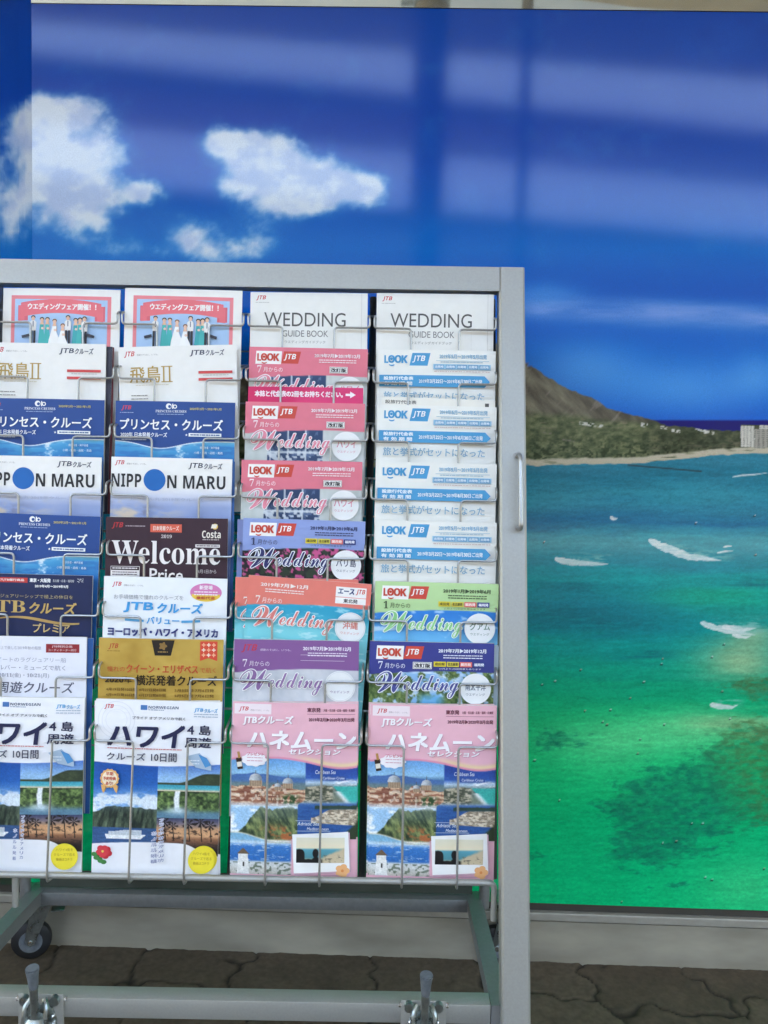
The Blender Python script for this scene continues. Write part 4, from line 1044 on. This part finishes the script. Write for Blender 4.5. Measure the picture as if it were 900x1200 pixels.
        gr = mixc(gr, hx('#dfe6ea'), sst(.6, .75, fbm(U / 8, V / 2, 21, 3)) * (V < 262) * .6); gr = mixc(gr, hx('#4a5a44'), sst(.6, .7, vnoise(U / 4, V / 3, 22)) * (V > 266) * .7)
        gr = mixc(gr, hx('#e6e4de'), ((np.abs(U - 22) < 8 + (V - 255) * .08) & (V > 252)).astype(float)); gr = mixc(gr, hx('#6e5a44'), ((V < 253) & (V > 243) & (np.abs(U - 22) < (V - 242) * 1.0)).astype(float)); gr = mixc(gr, hx('#3a3430'), ((np.abs(U - 23) < 1.5) & (V > 266) & (V < 274)).astype(float))
        L = np.where((V < 172)[..., None], city, np.where((V < 234)[..., None], va, gr)); Rr = np.where((V < 166)[..., None], co, to)
        L = mixc(L, hx('#d8e2ea'), np.exp(-((V - 171) / 4) ** 2) * .75 + np.exp(-((V - 233) / 3.5) ** 2) * .75); Rr = mixc(Rr, hx('#7f9cc0'), np.exp(-((V - 166) / 3) ** 2) * .6)
        pic = mixc(L, Rr, sst(-1, 1, U - (124 - 12 * sst(160, 170, V)))); inside = sst(-.5, .5, V - e)
        inside = inside * np.where(V > 226, sst(104, 100, U), 1); inside = inside * np.where(V > 286, 0, 1)
        pic = pic * (1 + .24 * (fbm(U / 1.8, V / 1.5, 78, 2) - .5))[..., None]
        c = mixc(c, pic, inside)
        c = mixc(c, hx('#f0d9a0'), np.exp(-((V - e + 6) / 4) ** 2) * sst(90, 150, U) * .8); return mixc(c, hx('#e27f9c'), np.exp(-((V - e + 1.5) / 1.6) ** 2) * .8)
    k.raster(0, 84, 210, 213, f, .95)
    k.rect(3, 3, 62, 17, '#f0dfe2'); jtb(k, 10, 8, 17, 8.5); k.text('感動のそばに、いつも。', 30, 12, 3, '#a48a90', 32)
    k.text('東京発', 125, 8, 7, '#6a3240', 22, bold=.6); k.text('大阪・名古屋・広島・福岡・札幌発', 152, 9.5, 4.6, '#8a5560', 52, bold=.2)
    k.rect(125, 18, 80, .7, '#a56a78'); k.text('2019年' + SB('2') + '月▶' + '2020年' + SB('3') + '月出発', 128, 24, 6.6, '#6a3240', 76, bold=.3)
    for t, x, y, h, wd, bd in (('JTBクルーズ', 18, 22, 16, 84, 1.2), ('ハネムーン', 26, 47, 29, 180, 2.6), ('セレクション', 95, 76, 9, 86, 1.0)):
        k.text(t, x + .9, y + 1.0, h, '#c98a9c', wd, shear=.12, bold=bd); k.text(t, x, y, h, '#f6f1f1', wd, shear=.12, bold=bd)
    k.disc(38, 95, 21, '#f5eef0', 11, scallop=9, amp=.07); k.lines(26, 91, 26, 2, 5, 1.4, '#d9a6b2'); k.text('プレゼント', 26, 83, 5, '#d1586e', 28, bold=.3)
    k.rect(9, 92, 9, 19, '#33231c', rot=-10); k.rect(10.3, 82, 4, 11, '#b98a4a', rot=-10); k.rect(9.6, 99, 8.2, 8, '#e6dccb', rot=-10)
    k.text('Caribbean Sea', 140, 110, 6.5, '#e6ecf4', 34, shear=.2); k.rect(150, 119, 42, 8, '#3a5aa0'); k.text('Caribbean Cruise', 153, 121, 4.4, '#e6ecf4', 36)
    k.text('Adriatic Sea', 112, 196, 6, '#e6ecf4', 36, shear=.2); k.text('Mediterranean', 128, 205, 5, '#e6ecf4', 36, shear=.2)
    for y in (194, 211): k.rect(109, y, 58, .5, '#dfe6ee')
    k.rect(107, 216, 94, 66, '#cfa8b2', rot=-3); k.rect(105.5, 214.5, 93, 65, '#f1efeb', rot=-3)
    def pol(U, V):
        c = ramp(V, [(0, (226, 220, 196)), (17, (236, 222, 190)), (20, (90, 160, 176)), (33, (80, 140, 150)), (38, (196, 176, 140))])
        c = mixc(c, hx('#cdbb9a'), sst(-3, 3, V - 34 + (U - 44) * .42 + 3 * fbm(U / 5, V / 4, 3, 3)) * sst(36, 48, U)); c = mixc(c, hx('#4d4a44'), sst(.62, .75, fbm(U / 7, V / 1.6, 5, 3)) * sst(42, 50, U) * sst(27, 31, V))
        d = sst(1.15, .85, ((U - 5) / 9) ** 2 + ((V - 32) / 13) ** 4); d = np.maximum(d, sst(1.2, .8, ((U - 32) / 5) ** 2 + ((V - 26) / 7.5) ** 2)); d = np.maximum(d, sst(1.2, .8, ((U - 33) / 8) ** 2 + ((V - 41) / 9) ** 2))
        d = np.maximum(d, sst(35.5, 37.5, V + 1.5 * fbm(U / 4, V * 0, 6, 2)) * sst(46, 40, U))
        return mixc(c, hx('#1c1b1c'), d)
    k.raster(111, 222, 80, 42, lambda U, V: pol(U - 111, V - 222), 1.0)
    for a in range(5): k.disc(188 + 6.5 * math.cos(a * 1.257), 277 + 6.5 * math.sin(a * 1.257), 5.6, '#ecb077', 5)
    k.disc(188, 277, 2.4, '#e08a4a')
    k.rect(102, 284, 80, 1.2, '#c99aa6')
    return k

# ------------------------------------------------------------------ brochures in their pockets
def brochure(kind, row, x, label, group=None, cat='brochure', roll=0.0, thick=4.0, back=0.0, lift=0.0, bow=1.2, lip=1.0, sheet=False, name='brochure', tilt=0.0):
    """x: middle of the sheet across the rack (m); roll in degrees, clockwise positive; back: mm behind the front copy"""
    rg = random.Random(row * 31 + int((x + .5) / .2245) * 7)       # sheets in one pocket bend alike
    bow += rg.uniform(-1.6, 2.4); lip += rg.uniform(-.8, 3.4)
    k = kind()
    me = k.mesh(name, bow / 1000, lip / 1000)
    o = bpy.data.objects.new(name, me); C.objects.link(o)
    H = k.H / 1000
    roll += random.uniform(-.35, .35); lift += random.uniform(-.0016, .0012)
    zb = TOPS[row] + lift - .2966 + (.003 if row == 7 else 0)
    yb = face(row, zb) + back / 1000
    o.matrix_world = (M_rack @ Matrix.Translation((x, yb, zb)) @ Matrix.Rotation(-(TILT + R(tilt)), 4, 'X') @ Matrix.Rotation(R(roll), 4, 'Y'))
    tag(o, label, cat, group)
    # the leaves behind the cover
    W = k.W / 2000
    xs = np.linspace(-W, W, 9); zs = np.linspace(0, H, 9); v = []; f = []
    for t in (0.00004, thick / 1000):
        for z in zs:
            for u in xs: v.append((u * (1 if t < .001 else .996), bow / 1000 * (u / W) ** 2 + lip / 1000 * (z / H) ** 2 + t, z))
    n = 9; g = lambda a, b, s: s * 81 + a * n + b
    for a in range(8):
        for b_ in range(8):
            f.append((g(a, b_, 0), g(a, b_ + 1, 0), g(a + 1, b_ + 1, 0), g(a + 1, b_, 0))); f.append((g(a, b_, 1), g(a + 1, b_, 1), g(a + 1, b_ + 1, 1), g(a, b_ + 1, 1)))
    for b_ in range(8):
        f += [(g(0, b_, 0), g(0, b_, 1), g(0, b_ + 1, 1), g(0, b_ + 1, 0)), (g(8, b_, 0), g(8, b_ + 1, 0), g(8, b_ + 1, 1), g(8, b_, 1)),
              (g(b_, 0, 0), g(b_ + 1, 0, 0), g(b_ + 1, 0, 1), g(b_, 0, 1)), (g(b_, 8, 0), g(b_, 8, 1), g(b_ + 1, 8, 1), g(b_ + 1, 8, 0))]
    MB().add(v, f).link('pages', M_pages, o, smooth=False)
    return o

COLC = [(DIV[i] + DIV[i + 1]) / 2 for i in range(4)]
PAIR1 = 'wedding fair flyers in the top row'
B_ = brochure
# --- first column
B_(p_fair, 0, COLC[0] + 0.0025, 'pink bordered wedding fair flyer at the left end of the top row', PAIR1, roll=-.2)
B_(p_asuka, 1, COLC[0] - 0.0140, 'white gold titled cruise brochure with dark covers peeking out behind its right edge', 'white cruise brochures with gold title', roll=.3)
B_(p_dark('#3c3c4a'), 1, COLC[0] - 0.0090, 'dark grey brochure peeking out behind the left white cruise brochure with gold title', back=5, roll=.8, lift=-.003, thick=2)
B_(p_dark('#6e2c36'), 1, COLC[0] - 0.0040, 'maroon brochure peeking out beside the dark grey one behind the white cruise brochure', back=8, roll=.5, lift=-.004, thick=2)
B_(p_princess, 2, COLC[0] - 0.0120, 'navy cruise brochure at the left end of the third row, above the left circle brochure', 'navy cruise brochures with wave', roll=.4)
B_(p_nippon, 3, COLC[0] - 0.0110, 'white brochure with big blue circle at the left end of the fourth row', 'white brochures with blue circle', roll=.5)
B_(p_princess, 4, COLC[0] - 0.0115, 'navy cruise brochure left of the dark brown one, lowest of the three with a wave', 'navy cruise brochures with wave', roll=1.0)
B_(p_premier, 5, COLC[0] - 0.0140, 'dark navy cruise brochure with gold lettering and gold swoosh', roll=.4)
B_(p_silver, 6, COLC[0] - 0.0130, 'pale lilac cruise brochure with small dark red box, left of the gold one', roll=.2)
B_(p_dark('#2c5a9a'), 6, COLC[0] - 0.0060, 'blue brochure showing as a strip behind the pale lilac one', back=5, roll=.1, lift=-.003, thick=2)
B_(p_hawaii, 7, COLC[0] - 0.0120, 'white island cruise brochure with waterfall photo at the left end of the bottom row', 'island cruise brochures in the bottom row', bow=2.0, lip=2.5, roll=.2)
# --- second column
B_(p_fair, 0, COLC[1] - 0.0040, 'pink bordered wedding fair flyer right beside the left wedding guide book', PAIR1, roll=.4)
B_(p_asuka, 1, COLC[1] + 0.0040, 'white cruise brochure with gold title tilted to the left, nearer the pink brochures', 'white cruise brochures with gold title', roll=-2.2, thick=3)
B_(p_princess, 2, COLC[1] - 0.0060, 'navy cruise brochure right beside the pink ones, its whole title showing', 'navy cruise brochures with wave', roll=.1)
B_(p_nippon, 3, COLC[1] - 0.0080, 'white brochure with big blue circle above the dark brown welcome brochure', 'white brochures with blue circle', roll=.4)
B_(p_dark('#3a66a8'), 3, COLC[1] - 0.0020, 'blue brochure peeking out behind the white one above the dark brown brochure', back=5, lift=-.002, thick=2)
B_(p_welcome, 4, COLC[1] - 0.0090, 'dark brown cruise brochure with big white welcome lettering', roll=.2)
B_(p_value, 5, COLC[1] - 0.0080, 'white cruise brochure with light blue title and pink and yellow oval', roll=.2)
B_(p_queen, 6, COLC[1] - 0.0080, 'gold cruise brochure with black crest and red ribbon', roll=.1)
B_(p_hawaii, 7, COLC[1] - 0.0090, 'white island cruise brochure with waterfall photo beside the left pink honeymoon brochure', 'island cruise brochures in the bottom row', bow=2.5, lip=3, roll=.3)
B_(p_hawaii, 7, COLC[1] - 0.0050, 'spare white island cruise brochure peeking out on the right behind the front copy', back=5.5, lift=-.001, roll=-.8, thick=2, bow=2.5, lip=3)
# --- third column
GB = 'wedding guide books'
PK = 'pink wedding brochures'
B_(p_guide, 0, COLC[2] + 0.0000, 'plain white wedding guide book above the pink brochures', GB, thick=6)
B_(pink, 1, COLC[2] - 0.0010, 'topmost of the three pink wedding brochures, right under the guide book', PK, roll=.2)
B_(p_crimson, 2, COLC[2] - 0.0020, 'crimson notice sheet with white arrow between two pink brochures', cat='leaflet', back=5, lift=.029, thick=.6, name='leaflet', roll=.2)
B_(pink, 2, COLC[2] - 0.0030, 'middle one of the three pink wedding brochures, in front of the crimson notice sheet', PK, roll=.3)
B_(pink, 3, COLC[2] - 0.0050, 'lowest of the three pink wedding brochures, above the lavender one', PK, roll=.3)
B_(lav, 4, COLC[2] - 0.0015, 'lavender wedding brochure with pink flowers on a dark photo', roll=.6)
B_(p_dark('#7a86b8'), 4, COLC[2] - 0.0090, 'plain blue grey brochure showing as a thin strip behind the lavender one', back=5, roll=-.2, lift=-.002, thick=2)
B_(orange, 5, COLC[2] - 0.0020, 'salmon orange wedding brochure with turquoise sea, tilted down to the right', 'orange wedding brochures', roll=3.6, thick=2.5, lift=.001)
B_(orange, 5, COLC[2] - 0.0090, 'salmon orange wedding brochure half hidden behind the tilted copy', 'orange wedding brochures', back=5, roll=.6, lift=.0015, thick=3)
B_(purple, 6, COLC[2] - 0.0040, 'purple wedding brochure with white circle and pale photo', roll=.2)
B_(p_dark('#b8c4cc'), 6, COLC[2] - 0.0090, 'pale grey brochure peeking out left behind the purple one', back=5, roll=.4, lift=-.004, thick=2)
B_(p_honey, 7, COLC[2] - 0.0030, 'pink honeymoon cruise brochure beside the island cruise brochures', 'honeymoon cruise brochures', bow=1.5, lip=2.5, roll=.3)
B_(p_honey, 7, COLC[2] + 0.0000, 'spare pink honeymoon brochure behind the left front copy', back=5.5, roll=-.4, lift=.0005, thick=2, bow=1.5, lip=2.5)
# --- fourth column
PR = 'blue and white price lists'
B_(p_guide, 0, COLC[3] + 0.0010, 'plain white wedding guide book at the right end of the top row', GB, thick=6)
B_(p_price, 1, COLC[3] + 0.0035, 'topmost of the four blue and white price lists', PR, cat='price list', name='price_list', roll=.2)
B_(p_strip, 2, COLC[3] + 0.0015, 'cream sheet showing its top edge behind the second price list from the top', cat='leaflet', back=5, lift=.013, thick=.6, name='leaflet', roll=.9)
B_(p_price, 2, COLC[3] + 0.0025, 'blue and white price list standing right in front of the cream sheet', PR, cat='price list', name='price_list', roll=.1)
B_(p_price, 3, COLC[3] + 0.0015, 'third from the top of the blue and white price lists', PR, cat='price list', name='price_list', roll=.2)
B_(p_price, 4, COLC[3] + 0.0025, 'lowest of the four blue and white price lists, above the green brochure', PR, cat='price list', name='price_list', roll=.2)
B_(green, 5, COLC[3] + 0.0045, 'pale green wedding brochure with blue sky photo', roll=.5)
B_(blue, 6, COLC[3] - 0.0015, 'dark blue wedding brochure with trees and a lake', roll=.4)
B_(p_dark('#b9c9d4'), 6, COLC[3] + 0.0055, 'pale grey blue brochure peeking out right behind the dark blue one', back=5, roll=.2, lift=-.004, thick=2)
B_(p_honey, 7, COLC[3] + 0.0030, 'pink honeymoon cruise brochure at the right end of the bottom row', 'honeymoon cruise brochures', bow=1.5, lip=2.5, roll=.2)
B_(p_honey, 7, COLC[3] + 0.0000, 'spare pink honeymoon brochure behind the right front copy', back=5.5, roll=-.3, lift=.0005, thick=2, bow=1.5, lip=2.5)
